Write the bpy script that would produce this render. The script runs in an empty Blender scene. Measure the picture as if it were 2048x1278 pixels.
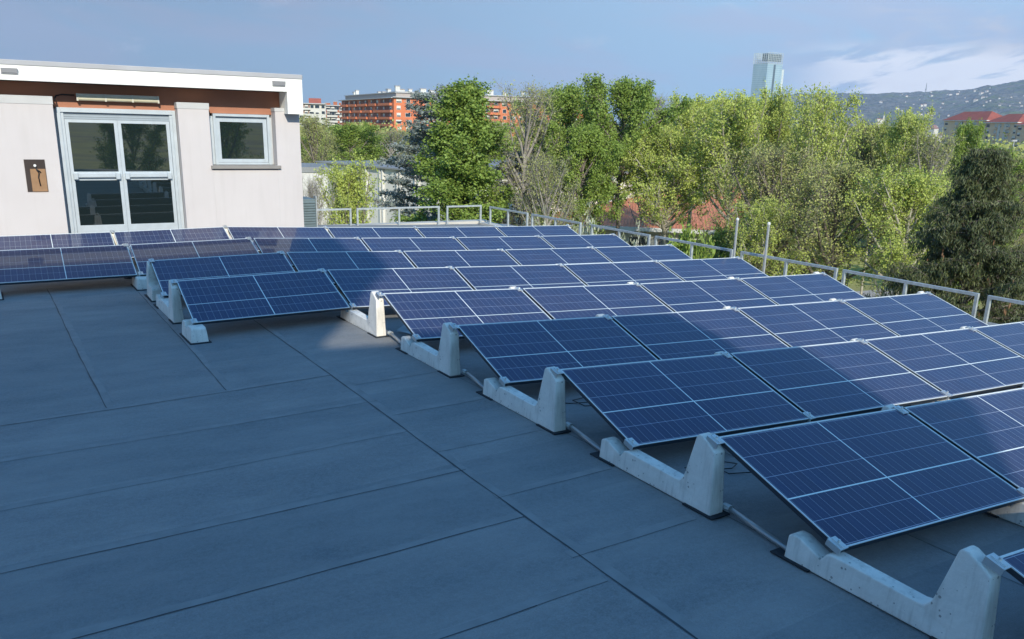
import bpy, math, random
import numpy as np
from mathutils import Vector, Matrix
R = math.radians
sc = bpy.context.scene
COL = sc.collection

# ---------------------------------------------------------------- camera
CX, CY, CZ = -3.54786, -16.52746, 2.45212
YAW, PITCH, ROLL, FPX = 0.52716, -0.28508, 0.02557, 1672.16
OY = 105.62
_fw = np.array([math.sin(YAW)*math.cos(PITCH), math.cos(YAW)*math.cos(PITCH), math.sin(PITCH)])
_r = np.array([math.cos(YAW), -math.sin(YAW), 0.0])
_u = np.cross(_r, _fw)
_r2 = _r*math.cos(ROLL)+_u*math.sin(ROLL)
_u2 = -_r*math.sin(ROLL)+_u*math.cos(ROLL)
cam = bpy.data.cameras.new('camera'); co = bpy.data.objects.new('camera', cam); COL.objects.link(co)
co.matrix_world = Matrix(((_r2[0], _u2[0], -_fw[0], CX), (_r2[1], _u2[1], -_fw[1], CY), (_r2[2], _u2[2], -_fw[2], CZ), (0, 0, 0, 1)))
cam.sensor_width = 36; cam.lens = 36*FPX/2048; cam.shift_y = OY/2048
cam.clip_start = 0.1; cam.clip_end = 40000
sc.camera = co

def ray(u, v):                       # direction through a point of the 2048 px wide photograph (used to measure where far things stand)
    return _fw+_r2*(u-1024)/FPX-_u2*(v-639-OY)/FPX
def at(u, v, d):                     # point seen at (u, v) standing d metres away over the ground
    q = ray(u, v); k = d/math.hypot(q[0], q[1])
    return Vector((CX+q[0]*k, CY+q[1]*k, CZ+q[2]*k))

# ---------------------------------------------------------------- light
SUN_EL, SUN_AZ = 28.0, -167.0        # azimuth from +y towards +x
sd = Vector((math.sin(R(SUN_AZ))*math.cos(R(SUN_EL)), math.cos(R(SUN_AZ))*math.cos(R(SUN_EL)), math.sin(R(SUN_EL))))
w = bpy.data.worlds.new('World'); sc.world = w; w.use_nodes = True
nt = w.node_tree; nt.nodes.clear()
def N(t, **k):
    n = nt.nodes.new(t)
    for a, b in k.items(): setattr(n, a, b)
    return n
sky = N('ShaderNodeTexSky', sky_type='NISHITA', sun_disc=False, sun_elevation=R(SUN_EL), sun_rotation=R(SUN_AZ), altitude=250, air_density=1.0, dust_density=0.6, ozone_density=2.0)
bg = N('ShaderNodeBackground'); bg.inputs['Strength'].default_value = 0.085
out = N('ShaderNodeOutputWorld')
tc = N('ShaderNodeTexCoord'); sep = N('ShaderNodeSeparateXYZ')
L = nt.links.new
L(tc.outputs['Generated'], sep.inputs[0])
def M(op, a, b=None, c=None):
    n = N('ShaderNodeMath', operation=op)
    for i, x in enumerate((a, b, c)):
        if x is None: continue
        if isinstance(x, (int, float)): n.inputs[i].default_value = x
        else: L(x, n.inputs[i])
    return n.outputs[0]
az = M('ARCTAN2', sep.outputs[0], sep.outputs[1]); el = M('ARCSINE', sep.outputs[2])
def cloud(sx, sy, scale, lo, hi, detail=6, dist=0.4, off=0.0, rot=0.0):
    cb = N('ShaderNodeCombineXYZ')
    L(M('ADD', M('MULTIPLY', az, sx), off), cb.inputs[0]); L(M('ADD', M('MULTIPLY', el, sy), M('MULTIPLY', az, rot)), cb.inputs[1])
    cb.inputs[2].default_value = off*1.7
    n = N('ShaderNodeTexNoise'); n.inputs['Scale'].default_value = scale; n.inputs['Detail'].default_value = detail
    n.inputs['Roughness'].default_value = 0.55; n.inputs['Distortion'].default_value = dist
    L(cb.outputs[0], n.inputs['Vector'])
    mr = N('ShaderNodeMapRange', interpolation_type='SMOOTHSTEP'); L(n.outputs['Fac'], mr.inputs[0])
    mr.inputs[1].default_value = lo; mr.inputs[2].default_value = hi
    return mr.outputs[0]
def band(x, a, b, c, d):             # 0 below a, 1 from b to c, 0 above d
    m1 = N('ShaderNodeMapRange', interpolation_type='SMOOTHSTEP'); L(x, m1.inputs[0]); m1.inputs[1].default_value = a; m1.inputs[2].default_value = b
    m2 = N('ShaderNodeMapRange', interpolation_type='SMOOTHSTEP'); L(x, m2.inputs[0]); m2.inputs[1].default_value = c; m2.inputs[2].default_value = d
    m2.inputs[3].default_value = 1; m2.inputs[4].default_value = 0
    return M('MULTIPLY', m1.outputs[0], m2.outputs[0])
# thin veil everywhere, a cloud bank low over the hills, small puffs higher up
veil = M('MULTIPLY', M('MULTIPLY', cloud(2.0, 9.0, 2.0, 0.43, 0.60, off=3.1, rot=.8, detail=8), band(el, -1.2, -1.1, 0.2, 0.5)), 0.62)
bank = M('MULTIPLY', M('MULTIPLY', cloud(6.0, 30.0, 1.7, 0.39, 0.51, off=7.3, rot=-4.5, detail=9), band(el, 0.01, 0.035, 0.075, 0.10)), band(az, 0.80, 0.90, 2.2, 2.8))
puff = M('MULTIPLY', M('MULTIPLY', cloud(5.0, 12.0, 2.2, 0.60, 0.74, off=11.9), band(el, 0.03, 0.07, 0.3, 0.6)), 0.30)
puff2 = M('MULTIPLY', M('MULTIPLY', cloud(5.0, 16.0, 2.2, 0.46, 0.64, off=21.9), band(el, 0.07, 0.09, 0.13, 0.16)), M('MULTIPLY', band(az, 0.86, 0.95, 2.0, 2.5), 0.55))
def mixc(a, b, f):
    n = N('ShaderNodeMix', data_type='RGBA')
    if isinstance(b, tuple): n.inputs[7].default_value = b
    else: L(b, n.inputs[7])
    L(a, n.inputs[6]); L(f, n.inputs[0]); return n.outputs[2]
tint = N('ShaderNodeMix', data_type='RGBA', blend_type='MULTIPLY'); tint.inputs[0].default_value = 1; L(sky.outputs[0], tint.inputs[6]); tint.inputs[7].default_value = (0.95, 1.9, 2.3, 1)
side = N('ShaderNodeMapRange', interpolation_type='SMOOTHSTEP'); L(az, side.inputs[0]); side.inputs[1].default_value = 0.1; side.inputs[2].default_value = 0.95
lown = N('ShaderNodeMix', data_type='RGBA'); L(side.outputs[0], lown.inputs[0]); lown.inputs[6].default_value = (2.05, 2.85, 4.25, 1); lown.inputs[7].default_value = (3.7, 5.6, 7.9, 1)
c0 = mixc(tint.outputs[2], lown.outputs[2], M('MULTIPLY', band(el, -1.2, -1.1, 0.17, 0.42), 0.95))
veilc = N('ShaderNodeMix', data_type='RGBA'); L(side.outputs[0], veilc.inputs[0]); veilc.inputs[6].default_value = (3.1, 3.45, 4.8, 1); veilc.inputs[7].default_value = (4.6, 5.2, 7.2, 1)
c0 = mixc(c0, veilc.outputs[2], veil)
c0 = mixc(c0, (9.6, 9.8, 10.6, 1), bank)
c0 = mixc(c0, (7.0, 6.8, 7.8, 1), puff)
c0 = mixc(c0, (6.6, 6.5, 7.2, 1), puff2)
L(c0, bg.inputs['Color']); L(bg.outputs[0], out.inputs[0])

sl = bpy.data.lights.new('sun', 'SUN'); so = bpy.data.objects.new('sun', sl); COL.objects.link(so)
sl.energy = 3.7; sl.angle = R(0.36); sl.color = (1.0, 0.92, 0.78)
so.rotation_euler = sd.to_track_quat('Z', 'Y').to_euler()
sc.view_settings.view_transform = 'Standard'; sc.view_settings.look = 'None'
sc.view_settings.exposure = 0.45; sc.view_settings.gamma = 1.0
sc.cycles.max_bounces = 8; sc.cycles.transparent_max_bounces = 8; sc.cycles.volume_bounces = 0

# ---------------------------------------------------------------- material helpers
MATS = {}
class G:                             # small node-graph helper
    def __init__(s, name):
        s.mt = bpy.data.materials.new(name); s.mt.use_nodes = True; s.t = s.mt.node_tree
        s.b = s.t.nodes['Principled BSDF']; s.out = s.t.nodes['Material Output']; MATS[name] = s.mt
    def n(s, t, **k):
        x = s.t.nodes.new(t)
        for a, b in k.items(): setattr(x, a, b)
        return x
    def l(s, a, b): s.t.links.new(a, b)
    def m(s, op, a, b=None, c=None):
        x = s.n('ShaderNodeMath', operation=op)
        for i, y in enumerate((a, b, c)):
            if y is None: continue
            if isinstance(y, (int, float)): x.inputs[i].default_value = y
            else: s.l(y, x.inputs[i])
        return x.outputs[0]
    def co(s, kind='Object', scale=(1, 1, 1)):
        t = s.n('ShaderNodeTexCoord'); mp = s.n('ShaderNodeMapping'); mp.inputs['Scale'].default_value = scale
        s.l(t.outputs[kind], mp.inputs[0]); return mp.outputs[0]
    def pos(s, scale=(1, 1, 1)):
        t = s.n('ShaderNodeNewGeometry'); mp = s.n('ShaderNodeMapping'); mp.inputs['Scale'].default_value = scale
        s.l(t.outputs['Position'], mp.inputs[0]); return mp.outputs[0]
    def noise(s, v, scale, detail=4, rough=0.55, lo=0.3, hi=0.7):
        x = s.n('ShaderNodeTexNoise'); x.inputs['Scale'].default_value = scale; x.inputs['Detail'].default_value = detail; x.inputs['Roughness'].default_value = rough
        s.l(v, x.inputs['Vector'])
        r = s.n('ShaderNodeMapRange'); s.l(x.outputs['Fac'], r.inputs[0]); r.inputs[1].default_value = lo; r.inputs[2].default_value = hi
        return r.outputs[0]
    def mix(s, f, a, b):
        x = s.n('ShaderNodeMix', data_type='RGBA')
        for i, y in ((0, f), (6, a), (7, b)):
            if isinstance(y, (int, float)): x.inputs[i].default_value = y
            elif isinstance(y, tuple): x.inputs[i].default_value = (*y[:3], 1)
            else: s.l(y, x.inputs[i])
        return x.outputs[2]
    def bump(s, h, strength=0.3, dist=0.01):
        x = s.n('ShaderNodeBump'); x.inputs['Strength'].default_value = strength; x.inputs['Distance'].default_value = dist
        s.l(h, x.inputs['Height']); s.l(x.outputs[0], s.b.inputs['Normal'])
    def set(s, **k):
        for a, v in k.items():
            i = s.b.inputs[a.replace('_', ' ')]
            if isinstance(v, tuple): i.default_value = (*v[:3], 1)
            elif isinstance(v, (int, float)): i.default_value = v
            else: s.l(v, i)
        return s.mt
def simple(name, col, rough=0.7, var=0.12, scale=3.0, metal=0.0, bump=0.0, col2=None):
    g = G(name); v = g.pos(); f = g.noise(v, scale, 5)
    c2 = col2 or tuple(x*(1-var*2) for x in col)
    g.set(Base_Color=g.mix(f, c2, col), Roughness=rough, Metallic=metal)
    if bump: g.bump(g.noise(v, scale*12, 3), bump, 0.004)
    return g.mt

# roof membrane: slate-grey granulated bitumen with worn patches
g = G('membrane'); v = g.pos()
grain = g.m('ADD', g.m('MULTIPLY', g.noise(v, 95, 2, 0.8, 0.35, 0.65), 0.55), g.m('MULTIPLY', g.noise(v, 30, 3, 0.8, 0.38, 0.62), 0.45))
patch = g.noise(g.pos((0.6, 1.3, 1)), 1.1, 7, 0.68, 0.36, 0.66)
streak = g.noise(g.pos((0.35, 3.0, 1)), 2.2, 5, 0.65, 0.35, 0.75)
blot = g.noise(g.pos((1, 1.4, 1)), 1.5, 3, 0.5, 0.60, 0.76)
c = g.mix(patch, (0.195, 0.195, 0.195), (0.345, 0.325, 0.312))
c = g.mix(g.m('MULTIPLY', streak, 0.35), c, (0.14, 0.16, 0.18))
c = g.mix(g.m('MULTIPLY', blot, 0.42), c, (0.09, 0.11, 0.14))
c = g.mix(g.m('MULTIPLY', grain, 0.55), c, (0.36, 0.38, 0.39))
sepd = g.n('ShaderNodeSeparateXYZ'); g.l(v, sepd.inputs[0]); wnd = g.n('ShaderNodeTexWhiteNoise'); wnd.noise_dimensions = '1D'; g.l(g.m('FLOOR', g.m('DIVIDE', g.m('SUBTRACT', sepd.outputs[1], g.m('MULTIPLY', sepd.outputs[0], .06)), .93)), wnd.inputs['W'])
c = g.mix(g.m('MULTIPLY', wnd.outputs[0], 0.26), c, (0.10, 0.13, 0.15))
c = g.mix(g.m('MULTIPLY', g.noise(g.pos((1, 1, 1)), 0.35, 5, 0.7, 0.50, 0.70), 0.22), c, (0.29, 0.32, 0.32))
g.set(Base_Color=c, Roughness=0.88); g.b.inputs['Specular IOR Level'].default_value = 0.3
g.bump(g.m('ADD', g.noise(v, 150, 3), g.m('MULTIPLY', g.noise(g.pos((1, 2.5, 1)), 3.0, 3), 1.6)), 0.6, 0.006)
simple('seam', (0.028, 0.036, 0.046), 0.6)
simple('lap', (0.28, 0.28, 0.28), 0.88, .12, 6, bump=.3)
simple('pad', (0.02, 0.026, 0.034), 0.8)
# cast concrete with pores and stains
g = G('concrete'); v = g.co()
vo = g.n('ShaderNodeTexVoronoi'); vo.inputs['Scale'].default_value = 26; g.l(v, vo.inputs['Vector'])
pore = g.m('LESS_THAN', g.m('ADD', vo.outputs['Distance'], g.m('MULTIPLY', g.noise(v, 9, 2, 0.5, 0.35, 0.65), 0.26)), 0.22)
st = g.noise(v, 5, 6, 0.65)
c = g.mix(st, (0.70, 0.67, 0.61), (0.88, 0.85, 0.78)); c = g.mix(g.m('MULTIPLY', g.noise(g.co(scale=(6, 6, 0.7)), 4, 3, 0.5, 0.50, 0.75), 0.45), c, (0.36, 0.34, 0.30))
c = g.mix(g.m('MULTIPLY', pore, 0.65), c, (0.13, 0.13, 0.12))
g.set(Base_Color=c, Roughness=0.85); g.bump(g.m('SUBTRACT', g.noise(v, 40, 4), g.m('MULTIPLY', pore, 1.2)), 0.3, 0.004)
simple('galvanised', (0.56, 0.60, 0.60), 0.42, 0.16, 14, 0.35)
simple('aluminium', (0.78, 0.78, 0.76), 0.32, 0.04, 10, 0.75)
simple('steel_pipe', (0.42, 0.43, 0.43), 0.4, 0.1, 6, 0.5)
simple('frame_side', (0.80, 0.84, 0.84), 0.45, 0.03, 10, 0.2)
simple('backsheet', (0.06, 0.065, 0.07), 0.7)
g = G('plaster'); v = g.pos()
c = g.mix(g.noise(v, .9, 5), (0.565, 0.525, 0.515), (0.605, 0.565, 0.555)); c = g.mix(g.m('MULTIPLY', g.noise(g.pos((7, 7, .5)), 1.2, 4, .6, .48, .75), .22), c, (0.47, 0.44, 0.42)); c = g.mix(g.m('MULTIPLY', g.noise(v, 3.5, 6, .7, .55, .8), .18), c, (0.66, 0.64, 0.62))
g.set(Base_Color=c, Roughness=.92); g.bump(g.noise(v, 60, 4), .2, .003)
simple('cap_paint', (0.56, 0.56, 0.555), 0.85, 0.06, 2)
simple('coping', (0.44, 0.44, 0.45), 0.6, 0.08, 1.5)
g = G('fascia_paint'); v = g.pos()
c = g.mix(g.m('MULTIPLY', g.noise(g.pos((9, 9, .8)), 1.3, 4, .6, .50, .75), .35), (0.90, 0.89, 0.83), (0.66, 0.63, 0.56)); g.set(Base_Color=c, Roughness=.75)
simple('terracotta_paint', (0.43, 0.19, 0.115), 0.85, 0.08, 2)
simple('sill_stone', (0.30, 0.28, 0.26), 0.7, 0.1, 8)
simple('door_frame', (0.60, 0.66, 0.70), 0.38, 0.06, 6, 0.35)
simple('shutter', (0.36, 0.42, 0.47), 0.5, 0.06, 6, 0.2)
simple('lamp_plastic', (0.66, 0.62, 0.44), 0.35, 0.06, 5)
simple('lamp_body', (0.62, 0.60, 0.50), 0.5, 0.06, 5)
simple('niche_shade', (0.05, 0.035, 0.03), 0.8)
simple('cardboard', (0.36, 0.21, 0.11), 0.85, 0.12, 6)
simple('black_cable', (0.015, 0.015, 0.017), 0.5)
simple('white_plastic', (0.75, 0.75, 0.73), 0.4, 0.03)
simple('louver', (0.16, 0.21, 0.22), 0.5, 0.1, 5)
simple('beige_coping', (0.58, 0.55, 0.49), 0.85, 0.08, 1.2)
simple('interior', (0.035, 0.045, 0.05), 0.9)
g = G('pane'); g.set(Base_Color=(0.012, 0.02, 0.022), Roughness=0.015, IOR=1.9)
g.b.inputs['Specular IOR Level'].default_value = 0.8
# photovoltaic glass, uv in metres measured from the low left corner of the panel
PL, PW = 1.893, 1.096
g = G('pv_glass'); uvn = g.n('ShaderNodeUVMap'); sp = g.n('ShaderNodeSeparateXYZ'); g.l(uvn.outputs[0], sp.inputs[0])
U, V = sp.outputs[0], sp.outputs[1]
def line(x, c, hw): return g.m('LESS_THAN', g.m('ABSOLUTE', g.m('SUBTRACT', x, c)), hw)
CW = (PL-0.044)/24; CH = (PW-0.044)/5
mu = g.m('MODULO', g.m('ADD', g.m('SUBTRACT', U, 0.022), 10*CW), CW); mv = g.m('MODULO', g.m('ADD', g.m('SUBTRACT', V, 0.022), 10*CH), CH)
thinv = g.m('MAXIMUM', g.m('LESS_THAN', mu, 0.0011), g.m('GREATER_THAN', mu, CW-0.0011))
thinh = g.m('MAXIMUM', g.m('LESS_THAN', mv, 0.0022), g.m('GREATER_THAN', mv, CH-0.0022))
bus = g.m('LESS_THAN', g.m('ABSOLUTE', g.m('SUBTRACT', mu, CW*0.5)), 0.0005)
thick = g.m('MAXIMUM', line(U, PL/2, 0.0054), line(V, 0.022+2*CH, 0.0054))
edge = g.m('MAXIMUM', g.m('LESS_THAN', g.m('MINIMUM', U, V), 0.012), g.m('MAXIMUM', g.m('GREATER_THAN', U, PL-0.012), g.m('GREATER_THAN', V, PW-0.012)))
# cells differ a little from one another
ce = g.n('ShaderNodeCombineXYZ'); g.l(g.m('FLOOR', g.m('DIVIDE', g.m('SUBTRACT', U, 0.022), CW)), ce.inputs[0]); g.l(g.m('FLOOR', g.m('DIVIDE', g.m('SUBTRACT', V, 0.022), CH)), ce.inputs[1])
oi = g.n('ShaderNodeObjectInfo'); g.l(g.m('MULTIPLY', oi.outputs['Random'], 57.0), ce.inputs[2])
wn = g.n('ShaderNodeTexWhiteNoise'); g.l(ce.outputs[0], wn.inputs['Vector'])
dust = g.noise(g.pos((1, 1, 1)), 1.7, 5, 0.6, 0.3, 0.8)
c = g.mix(wn.outputs[0], (0.002, 0.024, 0.09), (0.004, 0.031, 0.108))
c = g.mix(g.m('ADD', g.m('MULTIPLY', dust, 0.025), 0.022), c, (0.95, 0.55, 0.36))
c = g.mix(g.m('MULTIPLY', bus, 0.25), c, (0.35, 0.38, 0.45))
c = g.mix(g.m('MULTIPLY', thinv, 0.75), c, (0.46, 0.52, 0.58)); c = g.mix(g.m('MULTIPLY', thinh, 0.65), c, (0.52, 0.56, 0.68))
c = g.mix(g.m('MAXIMUM', thick, edge), c, (0.82, 0.88, 0.86))
g.set(Base_Color=c, Roughness=0.34); g.b.inputs['Specular IOR Level'].default_value = 0.12
g.b.inputs['Coat Weight'].default_value = 0.6; g.b.inputs['Coat Roughness'].default_value = 0.035; g.b.inputs['Coat IOR'].default_value = 1.35

def leafmat(name, cols, trans=0.22):
    g = G(name)
    a = g.n('ShaderNodeAttribute', attribute_name='tint'); oi = g.n('ShaderNodeObjectInfo')
    c = g.mix(a.outputs['Fac'], cols[0], cols[1])
    c = g.mix(g.noise(g.co(), 0.55, 3, 0.5, 0.35, 0.65), c, cols[2]); c = g.mix(g.m('MULTIPLY', oi.outputs['Random'], 0.35), c, cols[3])
    g.set(Base_Color=c, Roughness=0.6)
    tr = g.n('ShaderNodeBsdfTranslucent'); g.l(c, tr.inputs[0]); ms = g.n('ShaderNodeMixShader'); ms.inputs[0].default_value = trans
    g.l(g.b.outputs[0], ms.inputs[1]); g.l(tr.outputs[0], ms.inputs[2]); g.l(ms.outputs[0], g.out.inputs[0])
    return g.mt
leafmat('leaf_green', [(0.14, 0.22, 0.035), (0.38, 0.48, 0.09), (0.23, 0.33, 0.055), (0.18, 0.28, 0.055)])
leafmat('leaf_lime', [(0.36, 0.44, 0.08), (0.60, 0.66, 0.15), (0.44, 0.51, 0.11), (0.37, 0.43, 0.11)])
leafmat('leaf_bud', [(0.31, 0.35, 0.10), (0.54, 0.56, 0.17), (0.38, 0.41, 0.13), (0.35, 0.33, 0.14)])
leafmat('leaf_cedar', [(0.17, 0.20, 0.17), (0.36, 0.40, 0.37), (0.23, 0.27, 0.24), (0.18, 0.22, 0.18)], 0.1)
leafmat('leaf_spruce', [(0.04, 0.065, 0.025), (0.19, 0.21, 0.07), (0.085, 0.105, 0.04), (0.07, 0.09, 0.035)], 0.1)
leafmat('blossom', [(0.35, 0.37, 0.24), (0.75, 0.74, 0.66), (0.30, 0.36, 0.14), (0.5, 0.52, 0.4)])
simple('bark', (0.23, 0.195, 0.16), 0.9, 0.2, 5)
simple('bark_pale', (0.50, 0.46, 0.37), 0.9, 0.2, 5)
simple('bark_grey', (0.36, 0.33, 0.29), 0.9, 0.2, 5)
simple('cone_brown', (0.22, 0.12, 0.06), 0.8, 0.1, 5)

# ---------------------------------------------------------------- mesh helpers
def np_mesh(name, verts, faces, mats=(), tint=None, fmat=None):
    me = bpy.data.meshes.new(name); verts = np.asarray(verts, np.float32); faces = np.asarray(faces, np.int32); k = faces.shape[1]
    me.vertices.add(len(verts)); me.vertices.foreach_set('co', verts.ravel())
    me.loops.add(faces.size); me.loops.foreach_set('vertex_index', faces.ravel())
    me.polygons.add(len(faces)); me.polygons.foreach_set('loop_start', np.arange(0, faces.size, k, dtype=np.int32))
    for m in mats: me.materials.append(MATS[m])
    if fmat is not None: me.polygons.foreach_set('material_index', np.asarray(fmat, np.int32))
    if tint is not None:
        a = me.attributes.new('tint', 'FLOAT', 'FACE'); a.data.foreach_set('value', np.asarray(tint, np.float32))
    me.update(calc_edges=True); return me
class MB:
    def __init__(s): s.v = []; s.f = []; s.m = []
    def add(s, vs, fs, mi=0):
        o = len(s.v); s.v += [tuple(x) for x in vs]; s.f += [tuple(i+o for i in f) for f in fs]; s.m += [mi]*len(fs); return s
    def box(s, x0, x1, y0, y1, z0, z1, mi=0, c=0.0):
        if c <= 0:
            return s.add([(x0, y0, z0), (x1, y0, z0), (x1, y1, z0), (x0, y1, z0), (x0, y0, z1), (x1, y0, z1), (x1, y1, z1), (x0, y1, z1)],
                         [(0, 3, 2, 1), (4, 5, 6, 7), (0, 1, 5, 4), (1, 2, 6, 5), (2, 3, 7, 6), (3, 0, 4, 7)], mi)
        def ring(i, z): return [(x0+i, y0+c, z), (x0+c, y0+i, z), (x1-c, y0+i, z), (x1-i, y0+c, z), (x1-i, y1-c, z), (x1-c, y1-i, z), (x0+c, y1-i, z), (x0+i, y1-c, z)]
        vs = ring(c*.6, z0)+ring(0, z0+c)+ring(0, z1-c)+ring(c*.6, z1); fs = [tuple(range(7, -1, -1)), tuple(range(24, 32))]
        for k in range(3):
            for j in range(8): fs.append((k*8+j, k*8+(j+1) % 8, k*8+8+(j+1) % 8, k*8+8+j))
        return s.add(vs, fs, mi)
    def obox(s, o, ax, ay, az_, mi=0):           # box from a corner and three edge vectors
        o, ax, ay, az_ = map(Vector, (o, ax, ay, az_))
        vs = [o, o+ax, o+ax+ay, o+ay]; vs += [q+az_ for q in vs]
        return s.add(vs, [(0, 3, 2, 1), (4, 5, 6, 7), (0, 1, 5, 4), (1, 2, 6, 5), (2, 3, 7, 6), (3, 0, 4, 7)], mi)
    def tube(s, pts, r, k=8, mi=0, cap=True):
        pts = [Vector(q) for q in pts]; rings = []
        for i, q in enumerate(pts):
            d = (pts[min(i+1, len(pts)-1)]-pts[max(i-1, 0)]).normalized()
            a = d.cross(Vector((0, 0, 1)) if abs(d.z) < .9 else Vector((1, 0, 0))).normalized(); b = d.cross(a)
            rr = r[i] if isinstance(r, (list, tuple)) else r
            rings.append([q+(a*math.cos(2*math.pi*j/k)+b*math.sin(2*math.pi*j/k))*rr for j in range(k)])
        vs = [x for ring in rings for x in ring]; fs = []
        for i in range(len(pts)-1):
            for j in range(k): fs.append((i*k+j, i*k+(j+1) % k, (i+1)*k+(j+1) % k, (i+1)*k+j))
        if cap: fs += [tuple(range(k-1, -1, -1)), tuple(range((len(pts)-1)*k, len(pts)*k))]
        return s.add(vs, fs, mi)
    def prism(s, prof, axis, a, b, mi=0):        # polygon profile extruded along x or y
        n = len(prof)
        f = (lambda q, t: (t, q[0], q[1])) if axis == 'x' else (lambda q, t: (q[0], t, q[1]))
        vs = [f(q, a) for q in prof]+[f(q, b) for q in prof]
        fs = [tuple(range(n)), tuple(range(2*n-1, n-1, -1))]+[((i+1) % n, i, n+i, n+(i+1) % n) for i in range(n)]
        return s.add(vs, fs, mi)
    def mesh(s, name, mats, smooth=False):
        me = bpy.data.meshes.new(name); me.from_pydata(s.v, [], s.f)
        for m in (mats if isinstance(mats, (list, tuple)) else [mats]): me.materials.append(MATS[m])
        me.polygons.foreach_set('material_index', s.m)
        if smooth: me.polygons.foreach_set('use_smooth', [True]*len(s.f))
        me.update(); return me
    def obj(s, name, mats, parent=None, loc=None, rot=None, smooth=False):
        o = bpy.data.objects.new(name, s.mesh(name, mats, smooth)); COL.objects.link(o); o.parent = parent
        if loc is not None: o.location = loc
        if rot is not None: o.rotation_euler = rot
        return o
def tag(o, label=None, cat=None, group=None, kind=None):
    for k, v in (('label', label), ('category', cat), ('group', group), ('kind', kind)):
        if v: o[k] = v
    return o
def thing(name, label, cat, loc=(0, 0, 0), rot=(0, 0, 0), group=None):
    o = bpy.data.objects.new(name, None); COL.objects.link(o); o.location = loc; o.rotation_euler = rot; o.empty_display_size = 0.2
    return tag(o, label, cat, group)
def link(name, me, parent=None, loc=(0, 0, 0), rot=(0, 0, 0), scale=(1, 1, 1)):
    o = bpy.data.objects.new(name, me); COL.objects.link(o); o.parent = parent; o.location = loc; o.rotation_euler = rot; o.scale = scale; return o
ORD = ['zeroth', 'first', 'second', 'third', 'fourth', 'fifth', 'sixth', 'seventh', 'eighth', 'ninth', 'tenth']

# ---------------------------------------------------------------- the roof deck
S, P, TILT, HL, SH = 1.93827, 1.81876, 0.29362, 0.20, 0.07533
ZX = [-1.5*S, -S, 0, S, 2*S, 3*S, 4*S]; ZZ = [-0.03, -0.0237, 0, -0.0786, -0.149, -0.201, -0.2416]
def dz(x):
    if x < ZX[0]: return ZZ[0]
    if x > ZX[-1]: return ZZ[-1]+(x-ZX[-1])*-0.03
    return float(np.interp(x, ZX, ZZ))
SK = SH/P                            # everything on the roof is laid out at a slight skew
def railx(y): return 8.02-(y)*SK*0.82
xs = sorted(set([-16, -9, -5, *ZX, -.4, .4, 1.2, 8.0, 8.9])); ys = [-27, -20, -12, -6, 0, 5.05]
mb = MB(); vs = []
for y in ys:
    for x in xs: vs.append((x-(SK*y if x > 7 else 0), y, dz(x)))
nx = len(xs)
mb.add(vs, [(j*nx+i, j*nx+i+1, (j+1)*nx+i+1, (j+1)*nx+i) for j in range(len(ys)-1) for i in range(nx-1)])
deck = mb.obj('roof_deck', 'membrane'); tag(deck, kind='structure')
# welded seams between the membrane sheets
rng = random.Random(4)
sm = MB(); lapm = MB()
def seam(x0, y0, x1, y1, wd, skip=0.0):
    n = max(2, int(math.hypot(x1-x0, y1-y0)/0.12)); d = Vector((x1-x0, y1-y0)).normalized(); q = Vector((-d.y, d.x))
    ph = rng.random()*9; pts = []
    for i in range(n+1):
        t = i/n; x = x0+(x1-x0)*t; y = y0+(y1-y0)*t
        j = 0.002*math.sin(ph+i*0.9)+0.006*math.sin(ph*2+i*0.13)+rng.uniform(-.001, .001); ww = wd*.62*(0.55+0.45*abs(math.sin(ph+i*0.31)))*rng.uniform(.8, 1.2)
        pts.append((x+q.x*j, y+q.y*j, ww))
    for i in range(n):               # the overlapping sheet edge beside the seam
        a, b = pts[i], pts[i+1]; o1 = .004; o2 = .075+.012*math.sin(i*.17+ph)+.006*math.sin(i*.71)
        lapm.add([(a[0]+q.x*o1, a[1]+q.y*o1, dz(a[0])+.0015), (b[0]+q.x*o1, b[1]+q.y*o1, dz(b[0])+.0015), (b[0]+q.x*o2, b[1]+q.y*o2, dz(b[0])+.0015), (a[0]+q.x*o2, a[1]+q.y*o2, dz(a[0])+.0015)], [(0, 1, 2, 3)])
        if skip: sm.add([(a[0]-q.x*.0015, a[1]-q.y*.0015, dz(a[0])+.0025), (b[0]-q.x*.0015, b[1]-q.y*.0015, dz(b[0])+.0025), (b[0]+q.x*.0015, b[1]+q.y*.0015, dz(b[0])+.0025), (a[0]+q.x*.0015, a[1]+q.y*.0015, dz(a[0])+.0025)], [(0, 1, 2, 3)])
    run = True
    for i in range(n):
        if rng.random() < 0.15: run = rng.random() >= skip*.8
        if not run: continue
        a, b = pts[i], pts[i+1]
        vv = [(a[0]-q.x*a[2]/2, a[1]-q.y*a[2]/2), (b[0]-q.x*b[2]/2, b[1]-q.y*b[2]/2), (b[0]+q.x*b[2]/2, b[1]+q.y*b[2]/2), (a[0]+q.x*a[2]/2, a[1]+q.y*a[2]/2)]
        sm.add([(x, y, dz(x)+0.003) for x, y in vv], [(0, 1, 2, 3)])
seam(-1.17, -5.2, -0.80, -15.5, 0.022)
seam(-3.40, -2.4, -3.13, -8.66, 0.020); seam(-2.24, -2.6, -2.08, -8.60, 0.016)
seam(-7.0, -9.0, -1.03, -8.57, 0.014); seam(-4.5, -2.5, -4.2, -8.8, 0.02)
for y0, y1, wd, sk in ((-9.80, -9.54, .008, .7), (-10.75, -10.42, .008, .7), (-11.62, -11.36, .012, .3), (-12.50, -12.24, .015, .12), (-13.42, -13.16, .012, .35), (-14.3, -14.05, .012, .3)):
    seam(-7.0, y0, -0.92, y1, wd, sk)
for y0 in (-9.0, -10.0, -10.95, -11.9, -12.85): seam(-0.95, y0, 0.06, y0+.04, .006, .6)
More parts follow.
